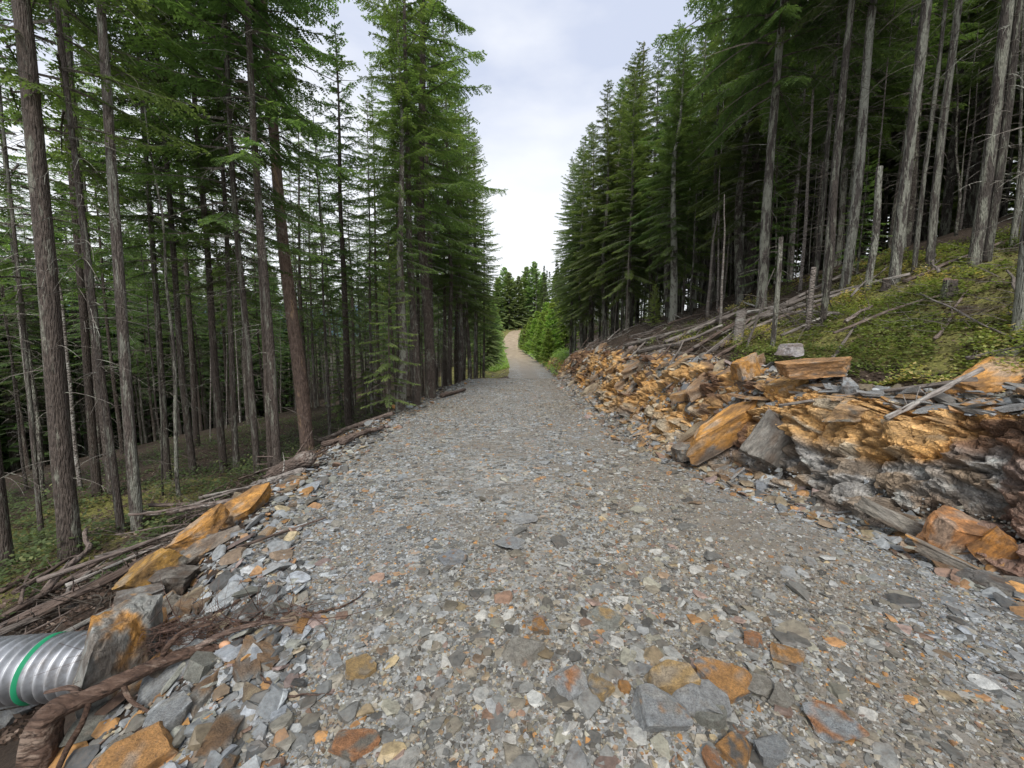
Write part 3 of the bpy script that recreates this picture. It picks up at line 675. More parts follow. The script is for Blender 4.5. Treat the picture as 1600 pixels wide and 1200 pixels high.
# ------------------------------------------------------------------ conifers
def conifer(seed, ht, r0, zc, Lm, nb, nl=.065, sp=.034, droop=.35, dead=40, sides=9, tone_bias=0., topw=.06, prof=.68, bent=.12):
    """trunk, crown and dead branch geometry of one conifer"""
    g = np.random.default_rng(seed)
    zz = np.concatenate([[-.35, 0, .15, .5], np.linspace(1.2, ht, 16)])
    rr = r0 * (1 - zz / ht * .92); rr[0:3] = r0 * np.array([1.3, 1.15, 1.04]); rr = np.maximum(rr, .006)
    bx = bent * (fbm(zz * .18 + seed, 0, seed=seed, o=2) - fbm(np.array([seed * 1.]), 0, seed=seed, o=2)); by = bent * (fbm(zz * .18 + seed, 5, seed=seed + 1, o=2) - fbm(np.array([seed * 1.]), 5, seed=seed + 1, o=2))
    ax = np.stack([bx, by, zz], 1)
    V, Q, T = tubes([(ax, rr)], sides)
    # knobbly surface
    c0 = np.repeat(ax, sides, 0); V[:, :2] += (V[:, :2] - c0[:, :2]) * (.12 * vnoise(V[:, 0] * 14, V[:, 1] * 14, V[:, 2] * 2, seed))[:, None]
    trunk = (V, Q, T)
    def axis(z): return np.array([np.interp(z, zz, bx), np.interp(z, zz, by), z])
    paths = []
    A, B, Cc, Tn = [], [], [], []
    for i in range(nb):
        f = ((i + g.random()) / nb) ** .9
        z = zc + (ht - zc) * f
        Lb = (Lm * (1 - f) ** prof + .16) * g.uniform(.62, 1.12) * (min(1, .55 + f * 4))
        a = i * 2.39996 + g.uniform(-.5, .5)
        out = np.array([math.cos(a), math.sin(a), 0.]); sd = np.array([-math.sin(a), math.cos(a), 0.])
        rise = -.05 + .75 * f ** 1.5 + g.uniform(-.12, .12)
        s = np.linspace(0, 1, 7)
        bow = g.uniform(-.12, .12)
        P_ = axis(z) + Lb * (s[:, None] * out + (s ** 2)[:, None] * sd * bow) + np.array([0, 0, 1.]) * (Lb * (rise * s - droop * (1 - f * .6) * s ** 2 + .16 * s ** 4))[:, None]
        paths.append((P_, np.linspace(.010 + .008 * Lb, .003, 7))); tb = g.uniform(-.2, .2)
        if g.random() < .08: continue
        nt_ = max(5, int(Lb / .062))
        for j in range(nt_):
            sj = .14 + .86 * (j + g.random() * .8) / nt_
            for side in (-1, 1):
                if g.random() < .10: continue
                pj = np.array([np.interp(sj, s, P_[:, q]) for q in range(3)])
                tn = P_[min(6, int(sj * 6) + 1)] - P_[int(min(sj * 6, 5))]; tn /= np.linalg.norm(tn)
                lt = min(.42, (.10 + .42 * (1 - sj) ** .7) * Lb * .42 + .05) * g.uniform(.6, 1.2)
                d = tn * .62 + sd * side * .75 + np.array([0, 0, -1.]) * (g.uniform(.05, .45)); d /= np.linalg.norm(d)
                k = max(3, int(lt / sp)); uu = (np.arange(k) + .2) / k
                base = pj + uu[:, None] * lt * d + np.array([0, 0, -.18]) * (uu ** 2)[:, None] * lt
                sv_ = np.cross(d, [0, 0, 1.]); sv_ /= np.linalg.norm(sv_) + 1e-6
                for sg in (-1, 1):
                    n_ = nl * (1 - .45 * uu) * g.uniform(.7, 1.25, k)
                    ap = base + n_[:, None] * (sv_ * sg * .8 + d * .75) + np.array([0, 0, 1.]) * (g.uniform(-.5, .35, k) * nl)[:, None]
                    A.append(base); B.append(base + d * sp * 1.15); Cc.append(ap)
                    tt = np.clip(.30 + .40 * sj * g.uniform(.5, 1.1) + .22 * uu + tone_bias + tb + g.uniform(-.2, .2, k), 0, 1)
                    Tn.append(tt)
    A = np.concatenate(A); B = np.concatenate(B); Cc = np.concatenate(Cc); Tn = np.concatenate(Tn)
    V = np.stack([A, B, Cc], 1).reshape(-1, 3); T = np.arange(len(V)).reshape(-1, 3)
    crown = (V, T, np.repeat(Tn, 3))
    wood = tubes(paths, 3)
    dp = []
    for i in range(dead):
        z = .9 + (zc - .2) * g.random() ** .8 if zc > 1.5 else 1
        a = g.uniform(0, 6.28); Lb = g.uniform(.15, 1.0) * min(1, Lm / 1.4) * (.5 + .6 * z / max(zc, .1))
        out = np.array([math.cos(a), math.sin(a), 0.]); sd = np.array([-math.sin(a), math.cos(a), 0.])
        s = np.linspace(0, 1, 6)
        P_ = axis(z) + Lb * (s[:, None] * out + (s ** 2)[:, None] * sd * g.uniform(-.35, .35)) + np.array([0, 0, 1.]) * (Lb * (g.uniform(-.1, .35) * s - g.uniform(.2, .8) * s ** 2))[:, None]
        dp.append((P_, np.linspace(.006, .0015, 6)))
        for _ in range(2):
            q_ = g.integers(1, 5); d2 = out * g.uniform(.2, 1) + sd * g.uniform(-1, 1) + np.array([0, 0, g.uniform(-.8, .3)])
            l2 = Lb * g.uniform(.15, .45); s3 = np.linspace(0, 1, 4)
            dp.append((P_[q_] + l2 * s3[:, None] * d2 + np.array([0, 0, -.15]) * (s3 ** 2)[:, None] * l2, np.linspace(.004, .0015, 4)))
    deadm = tubes(dp, 3) if dp else None
    return trunk, crown, wood, deadm
def variant(seed, mb, ml, **k):
    tk, cr, wd, dd_ = conifer(seed, **k)
    out = {'ht': k['ht'], 'r0': k['r0'], 'trunk': mesh_np('trunk', tk[0], tk[2], tk[1], mb, smooth=True),
           'crown': mesh_np('crown', cr[0], cr[1], None, ml, attrs={'tone': cr[2]}),
           'branches': mesh_np('branches', wd[0], wd[2], wd[1], M_twig)}
    if dd_: out['dead'] = mesh_np('dead_branches', dd_[0], dd_[2], dd_[1], M_twig)
    return out
TALL = [variant(s_, M_bark, M_leaf, ht=18, r0=.15, zc=z_, Lm=l_, nb=n_, dead=60) for s_, z_, l_, n_ in ((1, 5.4, 2.1, 118), (2, 6.8, 1.8, 100), (3, 4.4, 2.3, 135))]
TALLH = [variant(s_, M_bark, M_leaf, ht=18, r0=.15, zc=9.0, Lm=1.7, nb=85, dead=70) for s_ in (51, 52)]
SLIM = [variant(s_, M_bark, M_leaf, ht=13, r0=.10, zc=z_, Lm=1.35, nb=74, dead=45, nl=.065) for s_, z_ in ((4, 3.6), (5, 4.8))]
EDGE = [variant(s_, M_barkR, M_leafR, ht=18, r0=.16, zc=z_, Lm=3.0, nb=185, dead=60, droop=.55, nl=.085, tone_bias=b_) for s_, z_, b_ in ((6, 3.6, 0), (7, 4.8, -.08), (8, 3.0, .06))]
RTALL = [variant(s_, M_barkR, M_leafR, ht=19, r0=.15, zc=z_, Lm=2.1, nb=120, dead=70, droop=.5, tone_bias=-.08) for s_, z_ in ((9, 7.0), (10, 5.8))]
YOUNG = [variant(s_, M_bark, M_leafY, ht=6, r0=.06, zc=.25, Lm=1.5, nb=110, dead=0, nl=.09, sp=.045, droop=.1, prof=.8) for s_ in (11, 12)]
MIDG = [variant(s_, M_bark, M_leaf, ht=8, r0=.07, zc=.6, Lm=1.6, nb=75, dead=10, nl=.075, sp=.04, droop=.45, tone_bias=.22) for s_ in (13, 14)]
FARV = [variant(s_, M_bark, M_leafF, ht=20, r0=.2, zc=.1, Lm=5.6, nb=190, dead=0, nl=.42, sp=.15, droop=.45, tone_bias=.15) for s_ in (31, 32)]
YFAR = [variant(s_, M_bark, M_leafY, ht=6, r0=.06, zc=.1, Lm=1.7, nb=120, dead=0, nl=.24, sp=.10, droop=.05, prof=.7) for s_ in (41, 42)]
def pole_variant(seed, ht, r0, mb, top=.3, nd=45, cut_=False):
    g = np.random.default_rng(seed)
    zz = np.linspace(-.25, ht, 14); rr = r0 * (1 - np.clip(zz, 0, ht) / ht * (1 - top)); rr[0] *= 1.2
    ax = np.stack([.08 * fbm(zz * .4 + seed, 0, seed=seed, o=2), .08 * fbm(zz * .4, 3, seed=seed, o=2), zz], 1); ax[:, :2] -= ax[1, :2]
    tk = tubes([(ax, rr)], 8)
    dp = []
    for i in range(nd):
        z = g.uniform(.3, ht * .97); a = g.uniform(0, 6.28); Lb = g.uniform(.08, .75)
        out = np.array([math.cos(a), math.sin(a), g.uniform(-.3, .3)]); s = np.linspace(0, 1, 5)
        k0 = np.array([np.interp(z, zz, ax[:, 0]), np.interp(z, zz, ax[:, 1]), z])
        dp.append((k0 + Lb * s[:, None] * out + np.array([g.uniform(-.3, .3), g.uniform(-.3, .3), -.4]) * (s ** 2)[:, None] * Lb, np.linspace(.006, .0015, 5)))
    dd_ = tubes(dp, 3)
    return {'ht': ht, 'r0': r0, 'trunk': mesh_np('trunk', tk[0], tk[2], tk[1], mb, smooth=True), 'dead': mesh_np('dead_branches', dd_[0], dd_[2], dd_[1], M_twig)}
POLE = [pole_variant(21, 8, .05, M_barkR), pole_variant(22, 6, .035, M_dead), pole_variant(23, 10, .055, M_barkR)]
SNAG = [pole_variant(24, 2.6, .09, M_barkR, .85, 14), pole_variant(25, 1.3, .07, M_dead, .9, 8)]

def plant(var, x, y, ht=None, rad=None, lean=(0, 0), label='', cat='conifer', group=None, name='conifer_tree', rot=None, red=None):
    sc = (ht / var['ht']) if ht else 1
    e = link(name, None, loc=(x, y, h(x, y) - .03), rot=(lean[0], lean[1], 0))
    e.empty_display_size = .3
    tag(e, label, cat, group)
    rz_ = random.uniform(0, 6.28) if rot is None else rot
    k = (rad / (var['r0'] * sc)) if rad else random.uniform(.85, 1.15)
    for nm_, key in (('trunk', 'trunk'), ('crown', 'crown'), ('branches', 'branches'), ('dead_branches', 'dead')):
        if key in var:
            o = link(nm_, var[key], e, rot=(0, 0, rz_), scale=(sc * k, sc * k, sc) if key == 'trunk' else (sc, sc, sc))
            if key == 'trunk' and red: 
                o.data = var[key].copy(); o.data.materials.clear(); o.data.materials.append(red)
    return e
random.seed(11)
taken = []
def T_(var, px, py, wpx, top=None, ht=None, lean=(0, 0), **k):
    p_ = gp(px, py); d = p_[1]
    rad = wpx * d / FPX / 2 / math.hypot(1, p_[0] / d)
    if top is not None: ht = at(px, top, d)[2] - p_[2]
    taken.append((p_[0], p_[1]))
    return plant(var, p_[0], p_[1], ht, rad, lean, **k)
LT = [ # left side: pixel of the foot, width, variant, height, label
 (10, 885, 30, TALLH[0], 17, 'thick brown conifer at the left picture edge behind the log pile'),
 (112, 872, 42, TALLH[1], 19, 'thickest nearest conifer on the left with scaly brown bark rising from the log pile'),
 (66, 842, 11, SLIM[0], 12, 'very thin conifer between the left picture edge and the thickest trunk'),
 (190, 832, 15, SLIM[1], 13, 'slender conifer just left of the straight brown trunk at the log pile'),
 (215, 828, 23, TALLH[1], 18, 'straight brown conifer second in thickness beside the log pile'),
 (152, 775, 17, TALLH[0], 17, 'dark conifer seen between the thickest trunk and the slender one'),
 (178, 770, 20, TALLH[0], 17, 'dark conifer standing behind the slender trunk on the left'),
 (262, 748, 13, TALL[2], 16, 'shaded conifer behind the bush on the left'),
 (302, 742, 13, TALL[0], 16, 'conifer at the far side of the green clearing on the left'),
 (350, 738, 14, TALL[1], 16, 'brown conifer right of the clearing standing alone'),
 (370, 735, 11, SLIM[0], 14, 'thin reddish conifer beside the brown one at the clearing'),
 (402, 742, 12, TALL[2], 17, 'grey conifer left of the pale pair of trunks'),
 (424, 742, 12, SLIM[1], 15, 'left trunk of the pale close pair behind the broken log'),
 (434, 738, 15, TALL[1], 18, 'right trunk of the pale close pair behind the broken log'),
 (516, 690, 6, SLIM[0], 9, 'thinnest pale stem right of the scarred red trunk'),
 (545, 672, 13, SLIM[1], None, 'slim conifer with an open narrow top left of the tall layered firs'),
 (551, 668, 8, SLIM[0], 11, 'thin stem touching the slim open topped conifer'),
 (626, 642, 17, TALL[0], None, 'tall fir whose pointed top ends at the upper picture edge'),
 (652, 632, 13, TALL[1], 14, 'conifer with many dead grey limbs between the two tall layered firs'),
 (673, 622, 17, TALL[2], 19, 'tallest layered fir reaching out over the left side of the road'),
]
for (px, py, wd, va, ht, lab) in LT:
    top = {545: 38, 626: -8}.get(px)
    T_(va, px, py, wd, top=top, ht=ht, lean=(random.uniform(-.01, .01), random.uniform(-.01, .01)), label=lab)
T_(TALL[1], 481, 708, 24, ht=18, lean=(0, -.035), label='reddish leaning conifer with an orange bark scar near its foot', red=M_red)
RT = [
 (1604, 512, 50, RTALL[0], 18, 'massive lichen covered trunk cut off by the right picture edge'),
 (1522, 412, 23, RTALL[1], 18, 'dark brown conifer on the bank near the right edge'),
 (1541, 408, 17, RTALL[0], 18, 'pale lichened conifer right of the dark brown one on the bank'),
 (1582, 385, 13, RTALL[1], 16, 'grey conifer high on the bank at the right picture edge'),
 (1452, 417, 15, RTALL[0], 18, 'leaning grey conifer behind the broken stump on the bank'),
 (1397, 440, 20, RTALL[1], 19, 'thick mottled grey conifer at the upper edge of the grass'),
 (1428, 425, 9, RTALL[0], 13, 'thin conifer right of the thick mottled one'),
 (1320, 447, 17, RTALL[0], 18, 'lichened conifer left of the broken topped snag'),
 (1290, 470, 15, RTALL[1], 17, 'pale flaky conifer above the crossed fallen logs'),
 (1272, 450, 9, RTALL[0], 15, 'thin dark conifer left of the pale flaky one'),
 (1189, 480, 17, EDGE[1], 17, 'conifer at the left end of the upper log pile with a low hanging crown'),
 (985, 505, 14, EDGE[0], None, 'large drooping hemlock with a slanted trunk at the forest edge'),
]
for (px, py, wd, va, ht, lab) in RT:
    T_(va, px, py, wd, top=({985: 68}.get(px)), ht=ht, lean=(random.uniform(-.01, .01), random.uniform(.0, .03)), label=lab)
for (px, py, wd, v_, ht, lab) in [
 (1355, 452, 13, SNAG[0], None, 'pale lichened snag with a broken top among the trunks on the bank'),
 (1153, 532, 18, SNAG[1], .55, 'short grey cut stub above the fallen logs'),
 (1285, 505, 12, SNAG[0], 2.2, 'rough dead trunk rising from the crossed branches'),
 (1262, 515, 10, SNAG[1], 1.0, 'low dead stub left of the rough dead trunk'),
 (1207, 540, 9, SNAG[0], 1.7, 'thin dead stem standing in the grass edge')]:
    T_(v_, px, py, wd, top=258 if px == 1355 else None, ht=ht, label=lab, cat='snag', name='dead_tree')
for (px, py, wd, ht, lab) in [(1125, 512, 5, None, 'very thin pale pole in front of the dark hemlocks'), (1105, 497, 6, None, 'thin pole left of the very thin pale pole'), (1166, 545, 5, 1.4, 'slanting bare stick above the short grey stub'), (1235, 440, 6, 8, 'thin pole between the low crowned conifer and the pale flaky one'), (1250, 455, 6, 8, 'second thin pole left of the thin dark conifer')]:
    T_(POLE[1], px, py, wd, top={1125: 300, 1105: 330}.get(px), ht=ht, lean=(0, .25) if px == 1166 else (0, .01), label=lab, cat='dead pole', name='dead_pole')

def ok(x, y, dmin):
    return all((x - a) ** 2 + (y - b) ** 2 > dmin ** 2 for a, b in taken)
def topcap(x, y, ht, ks, z0=None):
    px = 800 + FPX * x / y; tp = np.interp(px, [k[0] for k in ks], [k[1] for k in ks])
    return max(5., min(ht, at(px, tp + random.uniform(0, 45), y)[2] - h(x, y)))
def capL(x, y, ht): return topcap(x, y, ht, [(380, -400), (440, -60), (470, 60), (505, 120), (560, 110), (590, 60), (625, 0), (660, -100), (690, -60), (722, 110), (745, 205), (770, 330), (790, 430)])
def capR(x, y, ht): return topcap(x, y, ht, [(860, 330), (885, 235), (915, 170), (945, 125), (970, 85), (1000, 62), (1040, 40), (1090, -20), (1150, -150), (1250, -400)])
# the row at the left edge of the road, running away from the camera
for k, (x, y, ht) in enumerate([(-3.4, 17.5, 17), (-3.0, 19, 19), (-3.6, 21, 18), (-2.9, 22, 20), (-3.2, 24, 19), (-2.7, 25.5, 21), (-3.4, 27.5, 20), (-2.7, 29.5, 21), (-3.0, 32, 21), (-2.5, 34.5, 22), (-3.3, 37, 21), (-4.4, 18.6, 17), (-4.6, 22.5, 18), (-4.2, 26.4, 19), (-4.3, 30.5, 20), (-4.2, 35, 21)]):
    taken.append((x, y))
    plant([EDGE[0], TALL[2], EDGE[2], TALL[0]][k % 4] if k % 2 else TALL[k % 3], x, y, capL(x, y, ht), random.uniform(.10, .17), label='tall conifer in the close row of brown trunks along the left road edge', group='conifer row on the left road edge')
# the wall of hemlocks on the right edge
for k, (x, y, ht) in enumerate([(6.0, 15, 15), (7.0, 18, 16), (5.9, 20.5, 15.5), (5.6, 24, 17), (6.6, 26, 19), (5.5, 28, 18.5), (5.6, 32, 19.5), (6.4, 35, 21), (5.6, 38, 20), (6.6, 42, 21), (8.4, 14.5, 17), (8.8, 19.5, 18), (8, 23, 19), (8.4, 28.5, 20), (8.6, 33, 21), (6.9, 12.2, 14.5)]):
    taken.append((x, y))
    plant(EDGE[k % 3], x, y, capR(x, y, ht + 3), random.uniform(.10, .17), label='dark drooping hemlock in the forest wall right of the road', group='hemlock wall on the right')
# the interior of both stands
nL = nR = 0
for _ in range(9000):
    if nL >= 96: break
    y = random.uniform(1.0, 46) ; x = -3.3 - 26 * random.random() ** 1.25
    if x > -1.0 * (3.4 + .0 * y): continue
    d = math.hypot(x, y)
    if (y < 7.2 and x > -8.5) or not ok(x, y, 1.15 + d * .012) or x < -1.45 * y - 3: continue
    if y < 8.5 and -4.4 < x: continue
    taken.append((x, y)); nL += 1
    v_ = (SLIM + TALL)[random.randrange(5)] if nL % 3 else SLIM[nL % 2]
    plant(v_, x, y, capL(x, y, random.uniform(13, 19) if v_ in TALL else random.uniform(9, 14)), random.uniform(.05, .11), (random.uniform(-.02, .02), random.uniform(-.02, .02)),
          label='slender conifer in the shaded stand left of the road', group='conifers of the left stand')
for _ in range(9000):
    if nR >= 105: break
    y = random.uniform(3, 46); x = 6.3 + 22 * random.random() ** 1.15
    if y < 11 and x < 7.4 + .12 * y: continue
    if not ok(x, y, 1.2 + math.hypot(x, y) * .012) or x > 1.45 * y + 3: continue
    taken.append((x, y)); nR += 1
    v_ = (RTALL + EDGE[1:2] + RTALL)[random.randrange(5)]
    plant(v_, x, y, capR(x, y, random.uniform(14, 20)), random.uniform(.05, .11), (random.uniform(-.02, .02), random.uniform(-.01, .03)),
          label='dark conifer in the gloomy stand right of the road', group='conifers of the right stand')
for k in range(96):
    side = -1 if k % 5 < 2 else 1
    for _ in range(60):
        y = random.uniform(6, 30); x = side * (random.uniform(5.2, 13))
        if side < 0: x -= .0
        if ok(x, y, .5) and abs(x) < 1.4 * y and not (side > 0 and y < 8 and x < 7): break
    taken.append((x, y))
    plant(POLE[k % 3], x, y, random.uniform(4, 9), random.uniform(.015, .038), (random.uniform(-.06, .06), random.uniform(-.06, .06)), label='thin bare dead pole among the %s trunks' % ('left' if side < 0 else 'right'), cat='dead pole', group='dead poles in the %s stand' % ('left' if side < 0 else 'right'), name='dead_pole')
# low green crowns between the trunks
for (px, py, v_, ht, lab) in [
 (515, 672, MIDG[0], 3.4, 'bright young fir right behind the scarred red trunk'),
 (590, 660, MIDG[1], 4.0, 'leafy young fir left of the tall layered firs'),
 (560, 655, MIDG[0], 5.0, 'tall young fir behind the slim open topped conifer'),
 (1030, 512, YOUNG[0], 1.6, 'small yellow green seedling tree in front of the dark hemlocks'),
 (1215, 455, MIDG[1], 4.2, 'young hemlock in the gap left of the pale flaky conifer'),
 (1075, 490, MIDG[0], 7.5, 'bushy young hemlock in the middle of the right forest edge'),
 (1010, 500, MIDG[1], 6.5, 'young hemlock beside the slanted hemlock trunk'),
 (1375, 428, MIDG[0], 2.4, 'small green hemlock behind the broken topped snag')]:
    p_ = gp(px, py); plant(v_, p_[0], p_[1] + (.8 if px < 700 else .5), ht, None, label=lab, cat='young conifer', name='young_conifer')
for k, (x, y, ht) in enumerate([(4.9, 54, 4.5), (5.6, 58, 6.5), (4.6, 62, 6), (6.5, 66, 8), (5.2, 70, 7), (4.4, 76, 6.5), (6.6, 79, 9), (3.6, 84, 6), (5.6, 90, 8), (3.2, 94, 6), (7.6, 72, 9), (4.6, 100, 7), (2.6, 104, 5), (8, 60, 8)]):
    plant(YFAR[k % 2], x, y, ht, None, label='bright green young tree on the right bank where the road climbs', cat='young conifer', group='bright young trees by the far bend', name='young_conifer')
for k, (x, y, ht) in enumerate([(-3.6, 45, 8), (-4.6, 50, 9), (-3.4, 56, 9), (-5.2, 60, 12), (-3.2, 66, 10), (-4.8, 74, 12), (-4.4, 84, 12), (-4.6, 95, 13), (-5, 106, 13)]):
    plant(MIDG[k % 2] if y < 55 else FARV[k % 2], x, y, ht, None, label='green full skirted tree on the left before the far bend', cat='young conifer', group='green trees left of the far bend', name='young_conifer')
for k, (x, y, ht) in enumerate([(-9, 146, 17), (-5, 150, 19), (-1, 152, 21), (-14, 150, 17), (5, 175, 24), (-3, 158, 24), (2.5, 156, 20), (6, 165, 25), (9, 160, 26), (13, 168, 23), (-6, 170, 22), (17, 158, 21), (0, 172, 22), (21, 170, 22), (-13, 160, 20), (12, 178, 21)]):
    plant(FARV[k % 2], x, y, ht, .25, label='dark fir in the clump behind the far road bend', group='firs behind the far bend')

# the far wood on both sides, too many trees to tell apart
def far_tree(g, x, y, ht, zc):
    z0 = h(x, y); n_ = 420
    f = g.random(n_) ** .8; z = z0 + zc + (ht - zc) * f; rad_ = (1 - f) ** .75 * g.uniform(1.8, 2.4)
    a = g.uniform(0, 6.28, n_); rr = rad_ * (.25 + .75 * g.random(n_) ** .5)
    c = np.stack([x + np.cos(a) * rr, y + np.sin(a) * rr, z - rr * .28], 1)
    o = np.stack([np.cos(a), np.sin(a), g.uniform(-.6, .1, n_)], 1); s_ = np.stack([-np.sin(a), np.cos(a), g.uniform(-.3, .3, n_)], 1)
    l = g.uniform(.3, .6, n_)[:, None]; w_ = g.uniform(.06, .16, n_)[:, None]
    q1 = np.stack([c - s_ * w_, c + s_ * w_, c + o * l], 1); q2 = np.stack([c - o * l * .3, c + s_ * l * .8 + o * .1, c + o * l * .3], 1); q3 = np.stack([c - o * l * .3, c - s_ * l * .8 + o * .1, c + o * l * .3], 1)
    V = np.concatenate([q1, q2, q3]).reshape(-1, 3)
    tn = np.repeat(np.clip(.2 + .5 * rr / 2.4 + g.uniform(-.2, .2, n_), 0, 1), 3)
    return V, np.tile(tn, 3), (np.array([[x, y, z0 - .5], [x, y, z0 + ht * .5], [x, y, z0 + ht]]), np.array([.17, .1, .02]))
g = np.random.default_rng(5)
for side, n_, ml, mb in ((-1, 520, M_leaf, M_bark), (1, 400, M_leafR, M_barkR)):
    VV, TN, TR = [], [], []
    for _ in range(n_):
        y = g.uniform(2, 50) if _ % 2 else g.uniform(4, 165); x = (14 + 46 * g.random() ** 1.2) if y < 48 else g.uniform(8, 50)
        if side < 0 and y < 48 and x < 24 - .1 * y + 4: x += 12
        if side < 0 and y > 100: x += 2
        v_, t_, p_ = far_tree(g, side * x, y, g.uniform(15, 22) if side > 0 or y > 60 else g.uniform(11, 18), g.uniform(.2, 3.5) if side > 0 else g.uniform(.3, 2.5)); VV.append(v_); TN.append(t_); TR.append(p_)
    V = np.concatenate(VV)
    tv, tq, tt = tubes(TR, 5)
    col_ = mesh_np('far_forest', np.concatenate([V, tv]), np.concatenate([np.arange(len(V)).reshape(-1, 3), tt + len(V)]), tq + len(V), ml, attrs={'tone': np.concatenate([np.concatenate(TN), np.zeros(len(tv))])})
    col_.materials.append(mb)
    mi = np.zeros(len(col_.polygons), np.int32); mi[len(V) // 3:] = 1; col_.polygons.foreach_set('material_index', mi)
    tag(link('far_forest', col_), 'dense far wood closing the view %s of the road' % ('left' if side < 0 else 'right'), 'forest', kind='stuff')

# ------------------------------------------------------------------ ground cover
def leaves(name, X, Y, hgt, size, m, label, tone):
    n_ = len(X); Z = H(X, Y) + hgt
    a = rng.uniform(0, 6.28, n_); d = np.stack([np.cos(a), np.sin(a), rng.uniform(-.3, .7, n_)], 1); s_ = np.stack([-np.sin(a), np.cos(a), rng.uniform(-.4, .4, n_)], 1)
    c = np.stack([X, Y, Z], 1); l = size[:, None]
    V = np.stack([c, c + d * l * .5 + s_ * l * .36, c + d * l, c + d * l * .5 - s_ * l * .36], 1).reshape(-1, 3)
    tag(link(name, mesh_np(name, V, None, np.arange(n_ * 4).reshape(-1, 4), m, attrs={'tone': np.repeat(tone, 4)})), label, 'ground cover' if name != 'litter' else 'litter', kind='stuff')
n_ = 150000
y = 2.3 * (11.5 / 2.3) ** rng.random(n_); s_ = 1.35 + 5.6 * rng.random(n_); x = eR(y) + s_
cl = fbm(x * 2.6, y * 2.6, seed=61, o=3)
k = (cl > -.12 + .9 * np.clip((y - 7) / 5, 0, 1)) & (s_ > 1.35 + .3 * fbm(x, y, seed=8)); x, y, cl = x[k], y[k], cl[k]
c2 = fbm(x * 5.5, y * 5.5, seed=64, o=2); hg = np.abs(rng.normal(0, .03, len(x))) + np.clip(cl * .6 + c2 * .6, 0, 1) * .24 * rng.random(len(x))
yel = fbm(x * 1.4, y * 1.4, seed=71, o=3) * 1.3
leaves('ground_cover', x, y, hg, rng.uniform(.018, .05, len(x)), M_cover, 'low green and yellow shrubs and moss on the bank above the rock cut', np.clip(.45 + yel * .55 + rng.uniform(-.3, .3, len(x)), 0, 1))
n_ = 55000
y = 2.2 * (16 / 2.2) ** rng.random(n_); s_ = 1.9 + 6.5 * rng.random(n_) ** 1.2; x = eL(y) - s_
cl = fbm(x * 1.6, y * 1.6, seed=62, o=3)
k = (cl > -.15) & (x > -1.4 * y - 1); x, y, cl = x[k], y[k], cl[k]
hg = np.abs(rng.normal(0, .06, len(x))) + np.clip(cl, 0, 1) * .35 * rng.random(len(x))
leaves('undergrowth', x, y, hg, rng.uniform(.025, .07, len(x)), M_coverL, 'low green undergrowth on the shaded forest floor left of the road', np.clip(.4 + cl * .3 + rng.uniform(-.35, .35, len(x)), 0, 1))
M_litter = leaf_mat('litter', (.05, .032, .02), (.17, .115, .075), (.34, .26, .19), .05)
for lab, side in (('brown needle and bark litter on the left slope', -1), ('brown needle and bark litter above the right bank', 1)):
    n_ = 60000
    y = 2.0 * (20 / 2.0) ** rng.random(n_)
    x = eL(y) - .5 - 5.5 * rng.random(n_) ** 1.3 if side < 0 else eR(y) + .9 + 6 * rng.random(n_) ** 1.3
    leaves('litter', x, y, np.abs(rng.normal(0, .015, n_)), rng.uniform(.012, .05, n_), M_litter, lab, rng.uniform(0, 1, n_) ** 1.4)
# grass and herbs along the far verges
n_ = 26000
y = rng.uniform(40, 112, n_); sd_ = rng.random(n_) < .5
x = np.where(sd_, eL(y) - rng.random(n_) * 2.6 - .1, eR(y) + rng.random(n_) * 3.0 + .1)
k = ~sd_ | (y > 52); x, y = x[k], y[k]
leaves('verge_grass', x, y, np.abs(rng.normal(0, .28, len(x))), rng.uniform(.12, .3, len(x)), M_leafY, 'bright green grass and herbs on the verges near the far bend', np.clip(rng.uniform(0, .9, len(x)), 0, 1))

# ------------------------------------------------------------------ logs, sticks, brush
def log_mesh(Lm_, r1, r2, seed, m, bend=.04, k=9, stubs=4):
    g = np.random.default_rng(seed); n_ = 14
    xx = np.linspace(-Lm_ / 2, Lm_ / 2, n_)
    P_ = np.stack([xx, bend * Lm_ * fbm(xx / Lm_ * 2 + seed, 0, seed=seed, o=2), bend * Lm_ * .5 * fbm(xx / Lm_ * 2 + seed, 7, seed=seed, o=2)], 1)
    paths = [(P_, np.linspace(r1, r2, n_) * (1 + .10 * g.uniform(-1, 1, n_)))]
    for _ in range(stubs):
        q_ = g.integers(1, n_ - 1); a = g.uniform(0, 6.28); l = g.uniform(1.5, 5) * r1 + .02
        d = np.array([g.uniform(.1, .7), math.cos(a), math.sin(a)]); s = np.linspace(0, 1, 4)
        paths.append((P_[q_] + l * s[:, None] * d + (s ** 2)[:, None] * l * .3 * g.uniform(-1, 1, 3), np.linspace(r1 * .16 + .003, .002, 4)))
    V, Q, T = tubes(paths, k)
    return mesh_np('log', V, T, Q, m, smooth=True)
